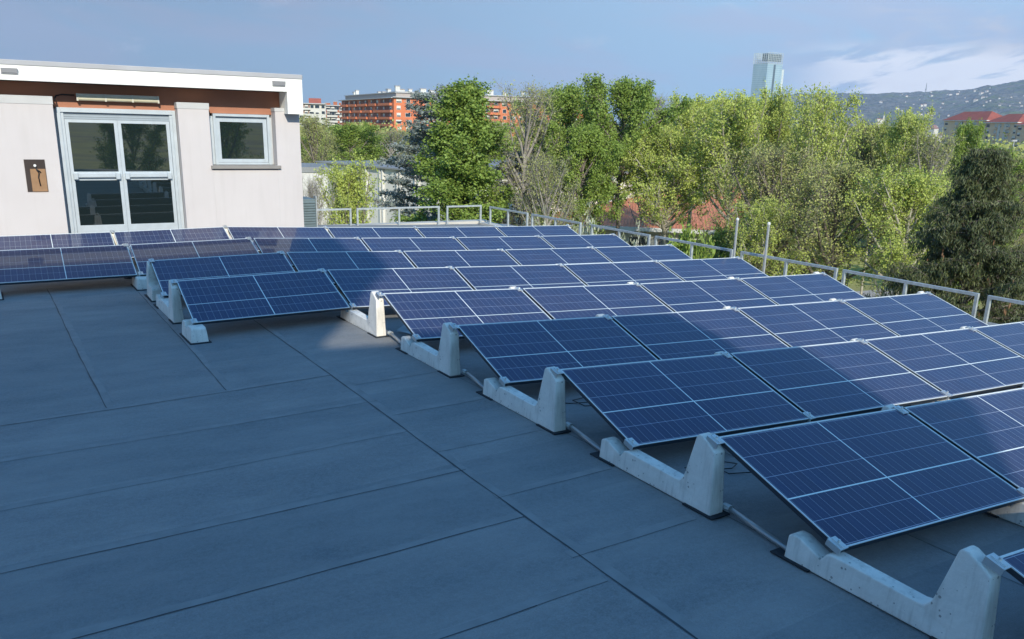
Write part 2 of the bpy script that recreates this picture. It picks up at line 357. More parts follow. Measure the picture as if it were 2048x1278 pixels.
seam(0.02, -8.2, 0.42, -15.0, .007, .35)
seam(1.05, -9.5, 1.3, -15, .01, .3)
sm.obj('membrane_seam', 'seam', deck); lapm.obj('membrane_lap', 'lap', deck)

# low kerb walls that carry the railing
mb = MB()
for a, b in ((5.05, -20.0),):
    n = 10
    for i in range(n):
        y0 = a+(b-a)*i/n; y1 = a+(b-a)*(i+1)/n
        X0, X1 = railx(y0), railx(y1)
        mb.add([(X0-.08, y0, -.5), (X0+.26, y0, -.5), (X1+.26, y1, -.5), (X1-.08, y1, -.5), (X0-.08, y0, -.195), (X0+.26, y0, -.195), (X1+.26, y1, -.195), (X1-.08, y1, -.195)],
               [(4, 5, 6, 7), (3, 7, 6, 2), (0, 1, 5, 4), (0, 4, 7, 3), (1, 2, 6, 5)])
o = mb.obj('roof_kerb', 'beige_coping'); tag(o, 'low pale kerb wall along the railing on the right edge of the roof', 'kerb wall')
mb = MB().box(1.57, railx(5.05)+.26, 5.054, 5.42, -.5, -.165)
o = mb.obj('roof_kerb', 'beige_coping'); tag(o, 'low pale kerb wall along the railing on the far edge of the roof', 'kerb wall')
# the storeys under the roof
mb = MB().add([(-16, -27, -11), (8.3+27*SK, -27, -11), (8.25-5.4*SK, 5.4, -11), (-16, 5.4, -11), (-16, -27, -.35), (8.3+27*SK, -27, -.55), (8.25-5.4*SK, 5.4, -.55), (-16, 5.4, -.35)],
              [(0, 1, 5, 4), (1, 2, 6, 5), (2, 3, 7, 6), (3, 0, 4, 7)])
o = mb.obj('lower_building', 'plaster'); tag(o, 'plastered storeys of the building underneath the solar panel roof', 'building')

# ---------------------------------------------------------------- railing segments
def railing(a, b, label, mids=1):
    a = Vector(a); b = Vector(b); t = thing('railing', label, 'railing', a, group='galvanised railing frames on the roof edge')
    d = b-a; w_ = 0.045; ang = math.atan2(d.y, d.x); Ld = d.length
    def post(x):
        return MB().box(x-w_/2, x+w_/2, -w_/2, w_/2, 0, .47).box(x-.05, x+.05, -.05, .05, 0, .012)
    for k, x in enumerate([w_/2, Ld-w_/2]+[Ld*(j+1)/(mids+1) for j in range(mids)]):
        post(x).obj('post', 'galvanised', t)
    MB().box(0, Ld, -w_/2-.001, w_/2+.001, .4705, .515).obj('top_rail', 'galvanised', t)
    t.rotation_euler.z = ang; return t
zr = -0.215
RY = [(4.55, 2.58), (2.38, .22), (-.2, -2.29), (-2.47, -4.70), (-4.92, -7.09), (-7.21, -9.53), (-9.67, -12.0)]
nmr = ['frame nearest the far corner', 'second frame from the far corner', 'third frame from the far corner', 'frame left of the two metal poles', 'frame right of the two metal poles', 'frame before the sunny lawn', 'frame cut by the photo edge']
for (y0, y1), n_ in zip(RY, nmr): railing((railx(y0), y0, zr), (railx(y1), y1, zr), 'grey railing on right roof edge, '+n_)
for (x0, y0, x1, y1), n_ in zip([(1.9, 5.22, 3.93, 5.22), (4.07, 5.2, 6.48, 5.2), (6.70, 5.2, 7.80, 5.2)], ['next to the white rooftop building', 'middle frame with a post in its centre', 'short frame at the corner']):
    railing((x0, y0-.25, zr), (x1, y1-.25, zr), 'grey railing on far roof edge, '+n_, mids=1 if x1-x0 > 2 and x0 > 2 else 0)

# ---------------------------------------------------------------- metal poles
for (u, v0, y, nm) in ((1482, 430, -4.86, 'left'), (1523, 433, -5.62, 'right')):
    x = railx(y)-.12; top = None
    q = ray(u, v0); k = (y-CY)/q[1]; ztop = CZ+q[2]*k
    t = thing('metal_pole', 'slim upright metal pole on the roof edge, %s one of the pair' % nm, 'pole', (x, y, dz(x)), group='pair of metal poles')
    h = 1.13
    MB().tube([(0, 0, 0), (0, 0, h)], 0.024, 10).obj('shaft', 'aluminium', t, smooth=False)
    MB().tube([(0, 0, h), (0, 0, h+.03), (0, 0, h+.045)], [.029, .029, .010], 10).obj('cap', 'white_plastic', t)
    MB().box(-.08, .08, -.08, .08, .004, .016).obj('base_plate', 'galvanised', t)

# ---------------------------------------------------------------- solar panels
T_ = 0.035
simple('frame_side_shade', (0.035, 0.045, 0.06), 0.45, 0.05, 10, 0.3)  # sides of the silver frame, their shade put into the colour
fr = MB()
for a in ((0, .009, 0, PW), (PL-.009, PL, 0, PW), (.009, PL-.009, 0, .009), (.009, PL-.009, PW-.009, PW)): fr.box(a[0], a[1], a[2], a[3], -.004, 0.002, 0).box(a[0]+.001, a[1]-.001, a[2]+.001, a[3]-.001, -T_, -.0041, 1)
me_frame = fr.mesh('frame', ['frame_side', 'frame_side_shade'])
gl = MB().add([(.009, .009, -.001), (PL-.009, .009, -.001), (PL-.009, PW-.009, -.001), (.009, PW-.009, -.001)], [(0, 1, 2, 3)]); me_glass = gl.mesh('cell_glass', 'pv_glass')
ul = me_glass.uv_layers.new(name='UVMap')
for lp in me_glass.loops: ul.data[lp.index].uv = me_glass.vertices[lp.vertex_index].co.xy
me_back = MB().add([(.012, .012, -.008), (PL-.012, .012, -.008), (PL-.012, PW-.012, -.008), (.012, PW-.012, -.008)], [(3, 2, 1, 0)]).mesh('back_sheet', 'backsheet')
DY = [0, -0.0386, -0.0001, 0.0163, 0.0477, 0.0057, -0.0197, -0.0002, 0.0093, -0.0206]
def rowy(r): return -(r-1)*P+DY[r]
def colx(i, r): return i*S+SH*(r-5)
ROWS = {1: (-2, 3), 2: (-2, 3), 3: (-1, 3), 4: (-1, 3), 5: (0, 3), 6: (0, 3), 7: (0, 3), 8: (0, 2), 9: (0, 1)}
for r, (i0, i1) in ROWS.items():
    for i in range(i0, i1+1):
        x = colx(i, r); za, zb = dz(i*S), dz((i+1)*S); phi = math.atan2(zb-za, S)
        rw = 'the row nearest the white building' if r == 1 else 'the '+ORD[r]+' row from the white building'
        pos_ = ('leftmost' if i == i0 else 'rightmost' if i == 3 else ORD[i-i0+1]+' from left')+' in '+rw
        if r == 9: pos_ = 'at the bottom right corner of the photo' if i == 0 else 'nearest row, just beyond the right edge'
        st = 'shaded' if (r in (2, 3, 4) and i < 0) or (r in (3,) and i == 0) or (r in (6, 7, 8) and i == 0) or r == 9 else ('half shaded' if (r, i) in ((2, 0), (4, 0), (5, 0), (6, 1), (7, 1), (8, 1)) else 'sunlit')
        t = thing('solar_panel', '%s solar panel, %s' % (st, pos_), 'solar panel', (x+.0225, rowy(r)-PW*math.cos(TILT), za+HL), (TILT, -phi, 0), 'solar panels in rows on the roof')
        link('frame', me_frame, t); link('cell_glass', me_glass, t); link('back_sheet', me_back, t)

# ---------------------------------------------------------------- concrete ballasts
A_SK = math.atan(SK)
def ballast_body(kind, w0=.125, wt=.10):
    """profile in y (towards the camera negative) and z; widths taper upwards. origin under the low panel edge (beam kinds) or under the upright"""
    mb = MB()
    def solid(prof, ws, mi=0):       # profile points with a half width each, chamfered by an inner ring
        n = len(prof); vs = []; cy = sum(q[0] for q in prof)/n; cz = sum(q[1] for q in prof)/n
        for sgn in (-1, 1):
            for (y, z), h in zip(prof, ws): vs.append((sgn*h, y, z))
        o2 = len(vs)
        fs = [tuple(range(n-1, -1, -1)), tuple(range(n, 2*n))]+[(i, (i+1) % n, n+(i+1) % n, n+i) for i in range(n)]
        mb.add(vs, fs, mi)
    h0, ht = w0/2, wt/2
    if kind == 'beam':               # low foot, beam and upright in one casting
        D = 0.77
        prof = [(.335, .0), (.325, .152), (.30, .168), (.245, .166), (.085, .104), (.055, .150), (.02, .160), (-.50, .142), (-.545, .150), (-.575, .18), (-.59, .225), (-.662, .510), (-.680, .527), (-.708, .525), (-.80, .470), (-.835, .445), (-.858, .02), (-.858, 0)]
        ws = [h0, h0*.90, h0*.88, h0*.88, h0*.92, h0*.88, h0*.86, h0*.86, h0*.88, h0*.9, h0*.9, ht*.96, ht*.93, ht*.93, ht*.95, ht, h0, h0]
        solid(prof, ws)
    elif kind == 'foot':
        prof = [(.25, 0), (.24, .17), (.20, .19), (.10, .19), (.07, .13), (-.02, .135), (-.05, .175), (-.20, .175), (-.23, .155), (-.26, 0)]
        solid(prof, [.10, .09, .085, .085, .087, .087, .085, .082, .085, .10])
    else:                            # upright with a short toe towards the camera
        prof = [(.10, 0), (.08, .30), (.05, .47), (.03, .505), (-.03, .50), (-.06, .46), (-.09, .22), (-.12, .185), (-.34, .175), (-.37, .15), (-.39, 0)]
        solid(prof, [.085, .075, .06, .055, .055, .06, .078, .085, .085, .088, .10])
    return mb
def clampmesh():
    mb = MB(); mb.box(-.035, .035, -.05, .05, .0, .006); mb.box(-.035, -.029, -.05, .05, -.035, 0); mb.box(-.012, .012, -.04, .04, .006, .014); mb.tube([(0, 0, .014), (0, 0, .03)], .009, 6)
    return mb.mesh('clamp', 'aluminium')
import bmesh
def bevelled(me, off=.009):
    bm = bmesh.new(); bm.from_mesh(me); bmesh.ops.recalc_face_normals(bm, faces=bm.faces)
    bmesh.ops.bevel(bm, geom=[e for e in bm.edges if e.calc_face_angle(0) > .5], offset=off, segments=2, affect='EDGES', profile=.5); bm.to_mesh(me); bm.free(); return me
me_beam, me_foot, me_up = [bevelled(ballast_body(k).mesh('body', 'concrete')) for k in ('beam', 'foot', 'upright')]
me_clamp = clampmesh()
me_pad = MB().box(-.085, .085, -.14, .14, .001, .010).mesh('rubber_pad', 'pad')
me_pad1 = MB().box(-.12, .12, -.30, .29, .001, .010).mesh('rubber_pad', 'pad')
me_pad2 = MB().box(-.12, .12, -.43, .14, .001, .010).mesh('rubber_pad', 'pad')
CO, SI = math.cos(TILT), math.sin(TILT)
def lowpt(i, r): return (colx(i, r)+.0, rowy(r)-PW*CO)
def place_ballast(kind, i, r, label):
    sgn = .035 if (i == ROWS[r if r in ROWS else 9][0]) else (-.03 if i == 4 else 0)
    if kind == 'beam':
        x, y = lowpt(i, r); rot = A_SK; z = dz(i*S)
        edge_i = (i == ROWS[r+1][0])
        sgn = .03 if edge_i else (-.03 if i == 4 else 0)
        t = thing('concrete_ballast', label, 'ballast block', (x+sgn, y, z), (0, 0, rot), 'concrete ballast blocks under the panels')
        link('body', me_beam, t); link('rubber_pad', me_pad, t, (0, -.76, 0)); link('rubber_pad', me_pad, t, (0, .28, 0))
        hi_y = (rowy(r+1)-y)
        link('clamp', me_clamp, t, (-.0, .03, HL+.015), (TILT, 0, 0)); link('clamp', me_clamp, t, (-.0+(0.0), hi_y-.03, HL+PW*SI-.002), (TILT, 0, 0))
    elif kind == 'foot':
        x, y = lowpt(i, r); t = thing('concrete_ballast', label, 'ballast block', (x+.03, y+.05, dz(i*S)), (0, 0, A_SK), 'concrete ballast blocks under the panels')
        link('body', me_foot, t); link('rubber_pad', me_pad1, t); link('clamp', me_clamp, t, (-.0, -.02, HL+.012), (TILT, 0, 0))
    else:
        x, y = colx(i, r), rowy(r); t = thing('concrete_ballast', label, 'ballast block', (x+.03 if i == ROWS[r][0] else x, y, dz(i*S)), (0, 0, A_SK), 'concrete ballast blocks under the panels')
        link('body', me_up, t); link('rubber_pad', me_pad2, t); link('clamp', me_clamp, t, (-.0, -.03, HL+PW*SI+.004), (TILT, 0, 0))
def rn(r): return ORD[r]
for r in range(1, 9):
    for i in range(ROWS[r][0], 5):
        if i > ROWS[r][1]+1: continue
        gap = 'at the left end' if i == ROWS[r][0] else ('at the right end' if i == 4 else '%s panel from the railing end' % ORD[4-i])
        j0 = ROWS[r+1][0]
        if i < j0 and not (r in (1, 2)):
            place_ballast('foot', i, r, 'chamfered concrete foot block standing alone at the low left corner of the fourth row')
            continue
        if r == 2 and i <= -1:
            place_ballast('foot', i, r, 'small concrete foot block %s of the second row' % ('below the low edge by the first upright' if i == -1 else 'at the far left'))
            if i == -1: place_ballast('upright', i, 3, 'tall concrete upright with short toe at the left end of the third row')
            continue
        if i > ROWS[r+1][1]+1: continue
        lit = 'sunlit cream' if (r == 4 and i == 0) else 'pale'
        place_ballast('beam', i, r, '%s L-shaped concrete ballast %s, between %s and %s rows' % (lit, gap, rn(r), rn(r+1)))
for i in range(-2, 5): place_ballast('upright', i, 1, 'concrete upright behind the first row, %s' % ('at the railing end' if i == 4 else '%s panel from the railing end' % ORD[4-i]))

# conduits between neighbouring ballasts of the left column
for r in range(5, 9):
    x0, y0 = colx(0, r)+.085, rowy(r)-.10; x1, y1 = lowpt(0, r); x1 += .02; y1 += .30
    t = thing('conduit_pipe', 'grey steel conduit on the membrane under the left end of the %s row' % rn(r), 'conduit', (0, 0, 0), group='steel conduits between the ballasts')
    z0 = dz(x0)+.05
    MB().tube([(x0, y0, z0), (x0+(x1-x0)*.5, (y0+y1)/2, z0-.012), (x1, y1, z0-.02)], .019, 8).obj('tube', 'steel_pipe', t, smooth=True)
    MB().tube([(x0-.004, y0+.03, z0), (x0, y0-.03, z0)], .027, 8).obj('coupling', 'galvanised', t)
o = MB().add([(.25, -7.15, .02), (.36, -7.12, .07), (.50, -7.46, .03), (.40, -7.52, .012), (.24, -7.17, .01), (.50, -7.48, .012)], [(0, 1, 2, 3), (4, 5, 2, 1)]).obj('membrane_scrap', 'steel_pipe')
tag(o, 'loose curled offcut of grey membrane beside the conduit under the fifth row', 'offcut')

for (x, y, lb) in ((.78, -10.35, 'black cable loop on the membrane beneath the seventh row'), (.86, -12.15, 'black cable loop on the membrane beneath the eighth row'), (1.0, -8.4, 'short black cable on the membrane beneath the sixth row')):
    z_ = dz(x)+.012
    o = MB().tube([(x-.25, y+.10, z_), (x-.10, y-.02, z_), (x+.06, y-.09, z_+.01), (x+.18, y-.02, z_), (x+.10, y+.07, z_), (x-.05, y+.02, z_+.012), (x-.02, y-.14, z_), (x+.22, y-.22, z_)], 0.0045, 6).obj('cable', 'black_cable'); tag(o, lb, 'cable', 'loose cables under the panels')

# ---------------------------------------------------------------- rooftop building
pb = thing('rooftop_building', 'white plastered rooftop building with orange band and flat roof', 'building', (0, 0, 0))
YF, YW, YO, YB = 0.90, 1.20, 1.50, 5.0
XR = 1.57; XL = -14.0
mb = MB()
ZD = -.12
mb.box(XL, -2.885, YW, YW+.5, ZD, 2.64)                # left of the door
mb.box(-.78, -.205, YW, YW+.5, ZD, 2.64)               # between door and window
mb.box(-.204, 1.075, YW+.0, YW+.5, ZD, 1.50)           # below the window
mb.box(1.076, XR, YW, YB, ZD, 2.64)                    # right corner block and side wall
# door niche is cut as separate blocks around it
mb.box(-2.884, -2.831, YO, YO+.1, ZD, 2.60).box(-.789, -.781, YO, YO+.1, ZD, 2.6).box(-.2035, -.191, YO, YO+.1, 1.585, 2.57).box(1.071, 1.0755, YO, YO+.1, 1.585, 2.57)
wall = mb.obj('wall', 'plaster', pb)
mb = MB().box(XL, -2.877, YW-.008, YW+.49, 2.642, 2.78).box(-.79, -.196, YW-.008, YW+.49, 2.642, 2.755).box(1.068, XR+.004, YW-.008, YB, 2.642, 2.71)
mb.obj('wall_cap', 'cap_paint', pb)
mb = MB().box(XL, XR-.30, YO, YO+.2, 2.575, 3.02)
mb.obj('orange_band', 'terracotta_paint', pb)
mb = MB().box(XL, XR, YF, YF+.14, 3.02, 3.262).box(XR-.31, XR, YF, YB, 2.598, 3.019).box(XL, XR-.311, YF+.141, YB, 3.03, 3.20).box(XR-.16, XR, YF+.141, YB, 3.03, 3.262)
mb.obj('fascia', 'fascia_paint', pb)
mb = MB().box(XL, XR+.012, YF-.012, YB+.05, 3.265, 3.352, c=.01); mb.obj('roof_coping', 'coping', pb)
MB().box(XL, 1.0, YB-.2, YB, ZD, 3.0).box(XL, XR-.5, YO+.55, YO+.6, ZD, 2.99).obj('back_wall', 'interior', pb)
# door: frame, two leaves with panes and push bars, shutter box
door = MB()
door.box(-2.83, -2.77, YO-.05, YO+.07, ZD, 2.60).box(-.85, -.79, YO-.05, YO+.07, ZD, 2.60).box(-2.769, -.851, YO-.05, YO+.07, 2.52, 2.60)
door.box(-2.769, -2.72, YO-.02, YO+.05, ZD, 2.519).box(-.90, -.851, YO-.02, YO+.05, ZD, 2.519)
dr = door.obj('door', 'door_frame', pb)
mb = MB()
for k in range(3): mb.box(-2.719, -.901, YO+.0+.004*k, YO+.05, 2.40+.041*k, 2.437+.041*k)
mb.obj('shutter_box', 'shutter', dr)
for x0, x1 in ((-2.715, -1.830), (-1.826, -.905)):
    mb = MB(); q0, q1, y0, y1 = x0+.06, x1-.06, YO+.01, YO+.045
    mb.box(x0, q0, y0, y1, ZD, 2.396).box(q1, x1, y0, y1, ZD, 2.396).box(q0, q1, y0, y1, 2.34, 2.396).box(q0, q1, y0, y1, 1.29, 1.45).box(q0, q1, y0, y1, ZD, .45)
    lf = mb.obj('door_leaf', 'door_frame', dr)
    MB().box(q0, q1, YO+.022, YO+.03, 1.45, 2.34).obj('upper_pane', 'pane', lf)
    MB().box(q0, q1, YO+.022, YO+.03, .45, 1.29).obj('lower_pane', 'pane', lf)
    pbm = MB().box(q0-.02, q0+.06, YO-.06, y0, 1.31, 1.43, c=.008).box(q1-.06, q1+.02, YO-.06, y0, 1.31, 1.43, c=.008).box(q0+.06, q1-.06, YO-.055, YO-.015, 1.345, 1.425, c=.01)
    pbm.obj('push_bar', 'door_frame', lf)
# window
wf = MB()
X0, X1, Z0, Z1 = -.19, 1.06, 1.585, 2.57
wf.box(X0+.10, X0+.15, YO-.06, YO+.07, Z0, Z1).box(X1-.09, X1-.04, YO-.06, YO+.07, Z0, Z1).box(X0+.151, X1-.091, YO-.06, YO+.07, Z1-.05, Z1)
wf.box(X0, X0+.099, YO+.0, YO+.05, Z0, Z1-.05).box(X1-.039, X1+.01, YO+.0, YO+.05, Z0, Z1-.05).box(X0+.151, X1-.091, YO-.02, YO+.06, Z0, Z0+.04)
win = wf.obj('window', 'door_frame', pb)
a0, a1 = X0+.155, X1-.095
MB().box(a0, a0+.075, YO-.01, YO+.03, Z0+.045, Z1-.09).box(a1-.075, a1, YO-.01, YO+.03, Z0+.045, Z1-.09).box(a0+.075, a1-.075, YO-.01, YO+.03, Z0+.045, Z0+.11).box(a0+.075, a1-.075, YO-.01, YO+.03, Z1-.155, Z1-.09).obj('sash', 'door_frame', win)
MB().box(a0+.075, a1-.075, YO+.005, YO+.012, Z0+.11, Z1-.155).obj('pane', 'pane', win)
MB().box(X0+.15, X1-.09, YO-.0, YO+.05, Z1-.088, Z1-.051).obj('shutter_slat', 'shutter', win)
MB().box(X0-.05, X1+.075, YW-.06, YO+.1, 1.515, 1.58, c=.006).obj('sill', 'sill_stone', pb)
# niche: flat plate, hollow's shade put into its dark colour, cardboard sheet and cable
nb = thing('wall_niche', 'small dark wall opening with brown board and hanging cable, left of the door', 'niche', (-3.29, YW, 1.40))
MB().box(-.165, .165, -.012, -.003, -.285, .285).obj('recess_shade', 'niche_shade', nb)
MB().box(-.085, .158, -.024, -.0125, -.28, .12).obj('board', 'cardboard', nb)
MB().tube([(.0, -.03, .17), (.02, -.05, .10), (.05, -.045, .05), (.035, -.035, -.03), (.05, -.03, -.18)], .011, 6).tube([(.03, -.05, .11), (.08, -.045, .06)], .011, 6).obj('cable', 'black_cable', nb, smooth=True)
MB().tube([(.0, -.014, .18), (0, -.05, .18)], .024, 8).obj('fitting', 'white_plastic', nb)
# tube lamp under the fascia
lt = thing('tube_lamp', 'long yellowed tube lamp mounted above the glazed door', 'wall lamp', (-1.775, YO-.10, 2.80), (0, R(.0), 0))
MB().box(-.70, .70, -.05, .05, .0, .05, c=.012).obj('housing', 'lamp_body', lt)
MB().tube([(-.695, -.01, -.03), (.695, -.01, -.03)], .045, 12).obj('diffuser', 'lamp_plastic', lt, smooth=False)
for x in (-.69, -.22, .24, .69): MB().box(x-.015, x+.015, -.062, .03, -.078, .052).obj('clip', 'lamp_body', lt)
MB().box(-.03, .03, .03, .10, .0, .04).obj('bracket', 'galvanised', lt)
o = MB().tube([(-2.5, YO-.02, 2.82), (-2.7, YO-.025, 2.825), (-2.80, YO-.03, 2.80), (-2.835, YO-.1, 2.75), (-2.84, YO-.2, 2.70)], .014, 6).obj('cable', 'black_cable'); tag(o, 'dark cable running from the tube lamp to the wall corner', 'cable')
for xx, lb in ((-3.49, 'left of the tube lamp'), (1.10, 'near the right corner of the roof')):
    t = thing('fascia_lamp', 'small louvred grey lamp on the white fascia, '+lb, 'wall lamp', (xx, YF, 3.165))
    MB().prism([(-.07, .045), (0, .045), (0, -.05), (-.02, -.05)], 'x', -.125, .125).obj('hood', 'coping', t)
    MB().box(-.11, .11, -.030, -.022, -.035, -.005).obj('glass', 'pane', t)
# louvred condenser behind the corner
t = thing('condenser_unit', 'dark louvred condenser unit beside the right wall of the rooftop building', 'air conditioner', (1.70, 1.75, dz(1.7)))
MB().box(-.10, .26, -.15, .55, .06, .92, c=.01).obj('casing', 'louver', t)
mb = MB()
for k in range(14): mb.obox((-.085, -.172, .12+k*.055), (.33, 0, 0), (0, .02, .018), (0, -.002, .02))
mb.obj('grille', 'louver', t)
MB().box(-.125, -.101, -.16, .0, .02, .98).box(.262, .285, -.16, 0, .02, .98).obj('side_rail', 'galvanised', t)
MB().box(-.08, .24, -.1, .5, 0, .055).obj('base', 'concrete', t)

# ---------------------------------------------------------------- ground
GZ = -11.0
g = G('grass'); v = g.pos()
c = g.mix(g.noise(v, .15, 6), (0.26, 0.27, 0.06), (0.52, 0.47, 0.13)); c = g.mix(g.noise(v, .02, 4, .5, .45, .6), c, (0.20, 0.18, 0.12)); c = g.mix(g.m('MULTIPLY', g.noise(v, 3, 4), .4), c, (0.10, 0.13, 0.03))
g.set(Base_Color=c, Roughness=.95)
simple('path', (0.42, 0.39, 0.36), .9, .08, .3); simple('asphalt', (0.075, 0.075, 0.078), .9, .1, .5)
mb = MB(); k = 24; rr = [0, 60, 400, 2500, 6300]
vs = [(CX, CY, GZ)]; fs = []
for a in rr[1:]:
    for j in range(k): vs.append((CX+a*math.cos(2*math.pi*j/k), CY+a*math.sin(2*math.pi*j/k), GZ))
for j in range(k): fs.append((0, 1+j, 1+(j+1) % k))
for i in range(3):
    for j in range(k): fs.append((1+i*k+j, 1+(i+1)*k+j, 1+(i+1)*k+(j+1) % k, 1+i*k+(j+1) % k))
tag(mb.add(vs, fs).obj('ground', 'grass'), kind='structure')
def strip(name, pts, wd, mat, z):
    mb = MB(); vs = []
    for i, q in enumerate(pts):
        d = Vector(pts[min(i+1, len(pts)-1)])-Vector(pts[max(0, i-1)]); d.normalize(); nrm = Vector((-d.y, d.x))*wd/2
        vs += [(q[0]-nrm.x, q[1]-nrm.y, z), (q[0]+nrm.x, q[1]+nrm.y, z)]
    tag(mb.add(vs, [(2*i, 2*i+2, 2*i+3, 2*i+1) for i in range(len(pts)-1)]).obj(name, mat), kind='structure')
def onground(u, v):
    q = ray(u, v); k_ = (GZ-CZ)/q[2]; return (CX+q[0]*k_, CY+q[1]*k_)
strip('path', [onground(1500, 600), onground(1690, 592), onground(1800, 583), onground(2100, 560)], 2.6, 'path', GZ+.01)
strip('road', [onground(1500, 512), onground(1700, 503), onground(2000, 492), onground(2300, 480)], 7, 'asphalt', GZ+.02)

# ---------------------------------------------------------------- trees
def ortho(d):
    a = np.cross(d, [0, 0, 1.0]); n = np.linalg.norm(a)
    a = a/n if n > 1e-3 else np.array([1.0, 0, 0]); return a, np.cross(d, a)
def gen_tree(seed, H, RC, base, prof, nl, el0, el1, curve, nsub, ntw, leafn, leafs, jit, tr=.16, flat=0.0, subang=0.9, twl=.45, aspect=.7, wob=.3, wood_detail=True, sublen=.38, limb_r=.022, hang=0.0):
    rg = np.random.default_rng(seed); seg = []; lp = []
    n = 10; tp = [np.zeros(3)]
    for i in range(n):
        tp.append(tp[-1]+np.array([rg.normal(0, .035*wob*H/n*3), rg.normal(0, .035*wob*H/n*3), H*.97/n]))
    tp = np.array(tp); tr_r = lambda t: tr*(1-t)**.8+.02
    for i in range(n): seg.append((tp[i], tp[i+1], tr_r(i/n), tr_r((i+1)/n), 0))
    def trunk(t):
        x = t*n; i = min(int(x), n-1); return tp[i]+(tp[i+1]-tp[i])*(x-i)
    az0 = rg.random()*6.28
    for k in range(nl):
        s = (k+.5)/nl; t = base+(1-base)*s*.98; a = az0+k*2.39996+rg.normal(0, .25)
        e = el0+(el1-el0)*s+rg.normal(0, .12); Lm = RC*prof(s)*rg.uniform(.75, 1.15)
        Lm = max(Lm/max(.35, math.cos(min(abs(e), 1.2))), .3)
        if e > .2: Lm = min(Lm, max(.35, (H*1.0-H*.97*t)/math.sin(e)*1.05+.25))
        d = np.array([math.cos(a)*math.cos(e), math.sin(a)*math.cos(e), math.sin(e)]); p0 = trunk(min(t, .985)).copy()
        m = 5; pts = [p0]; r0 = limb_r*Lm**.8+.012
        for i in range(m):
            d = d+np.array([rg.normal(0, .10), rg.normal(0, .10), curve/m+rg.normal(0, .05)]); d /= np.linalg.norm(d)
            pts.append(pts[-1]+d*Lm/m)
        for i in range(m): seg.append((pts[i], pts[i+1], r0*(1-i/m)+.006, r0*(1-(i+1)/m)+.006, 1))
        pts = np.array(pts); ns = max(3, int(nsub*(.5+.5*Lm/RC)))
        for j in range(ns):
            q = .18+.82*(j+rg.random())/ns; x = q*m; i = min(int(x), m-1); o = pts[i]+(pts[i+1]-pts[i])*(x-i); dm = pts[i+1]-pts[i]; dm /= np.linalg.norm(dm)
            A, B = ortho(dm); th = rg.random()*6.28
            if flat: th = (0 if j % 2 else math.pi)+rg.normal(0, .5*(1-flat))
            d2 = dm*math.cos(subang)+(A*math.cos(th)+B*math.sin(th))*math.sin(subang); d2[2] += .12-hang*.5; d2 /= np.linalg.norm(d2)
            L2 = min((RC*sublen)*(1.15-q), .5*Lm)*rg.uniform(.6, 1.2)+.12; e1 = o+d2*L2*.5; d3 = d2+rg.normal(0, .18, 3); d3[2] += .12-hang; d3 /= np.linalg.norm(d3); e2 = e1+d3*L2*.5
            seg.append((o, e1, .014, .010, 2)); seg.append((e1, e2, .010, .006, 2))
            for y in range(ntw):
                q2 = rg.random(); b = o+(e1-o)*q2*2 if q2 < .5 else e1+(e2-e1)*(q2*2-1)
                dt = d2*.5+rg.normal(0, .6, 3); dt[2] = dt[2]*(1-flat*.8)+.15*(1-flat)-hang; dt /= np.linalg.norm(dt); Lt = twl*rg.uniform(.5, 1.2)
                seg.append((b, b+dt*Lt, .006, .003, 3)); lp.append((b, dt*Lt))
    # wood mesh
    V_, F_ = [], []; off = 0
    for lev, kk in ((0, 7), (1, 5), (2, 3), (3, 3)):
        ss = [x for x in seg if x[4] == lev]
        if not ss: continue
        p0 = np.array([x[0] for x in ss]); p1 = np.array([x[1] for x in ss]); r0 = np.array([x[2] for x in ss]); r1 = np.array([x[3] for x in ss])
        d = p1-p0; d /= np.linalg.norm(d, axis=1, keepdims=True)+1e-9; ref = np.where(np.abs(d[:, 2:3]) < .9, np.array([[0, 0, 1.0]]), np.array([[1.0, 0, 0]]))
        a = np.cross(d, ref); a /= np.linalg.norm(a, axis=1, keepdims=True); b = np.cross(d, a)
        th = np.arange(kk)*2*math.pi/kk; ring = a[:, None]*np.cos(th)[None, :, None]+b[:, None]*np.sin(th)[None, :, None]
        v0 = p0[:, None]+ring*r0[:, None, None]; v1 = p1[:, None]+ring*r1[:, None, None]; vv = np.concatenate([v0, v1], 1).reshape(-1, 3)
        base_i = off+np.arange(len(ss))[:, None]*2*kk; j = np.arange(kk)[None]; jn = (j+1) % kk
        ff = np.stack([base_i+j, base_i+jn, base_i+kk+jn, base_i+kk+j], -1).reshape(-1, 4)
        V_.append(vv); F_.append(ff); off += len(vv)
    wood = (np.concatenate(V_), np.concatenate(F_))
    # leaves
    b = np.array([x[0] for x in lp]); dd = np.array([x[1] for x in lp]); idx = rg.integers(0, len(lp), leafn)
    c = b[idx]+dd[idx]*rg.uniform(.1, 1.15, (leafn, 1))+rg.normal(0, jit, (leafn, 3))*np.array([1, 1, 1-flat*.7])
    sz = leafs*rg.uniform(.5, 1.35, (leafn, 1)); A = rg.normal(0, 1, (leafn, 3))
    if flat: A[:, 2] *= (1-flat*.75)
    if hang: A = A*.45+np.array([0, 0, -1.0])*1.0
    A /= np.linalg.norm(A, axis=1, keepdims=True); Bv = rg.normal(0, 1, (leafn, 3)); Bv = np.cross(A, Bv); Bv /= np.linalg.norm(Bv, axis=1, keepdims=True)
    Lv = np.stack([c+A*sz, c+Bv*sz*aspect, c-A*sz, c-Bv*sz*aspect], 1).reshape(-1, 3); Lf = np.arange(leafn*4).reshape(-1, 4)
    return wood, (Lv, Lf, rg.random(leafn))
KIND = {}
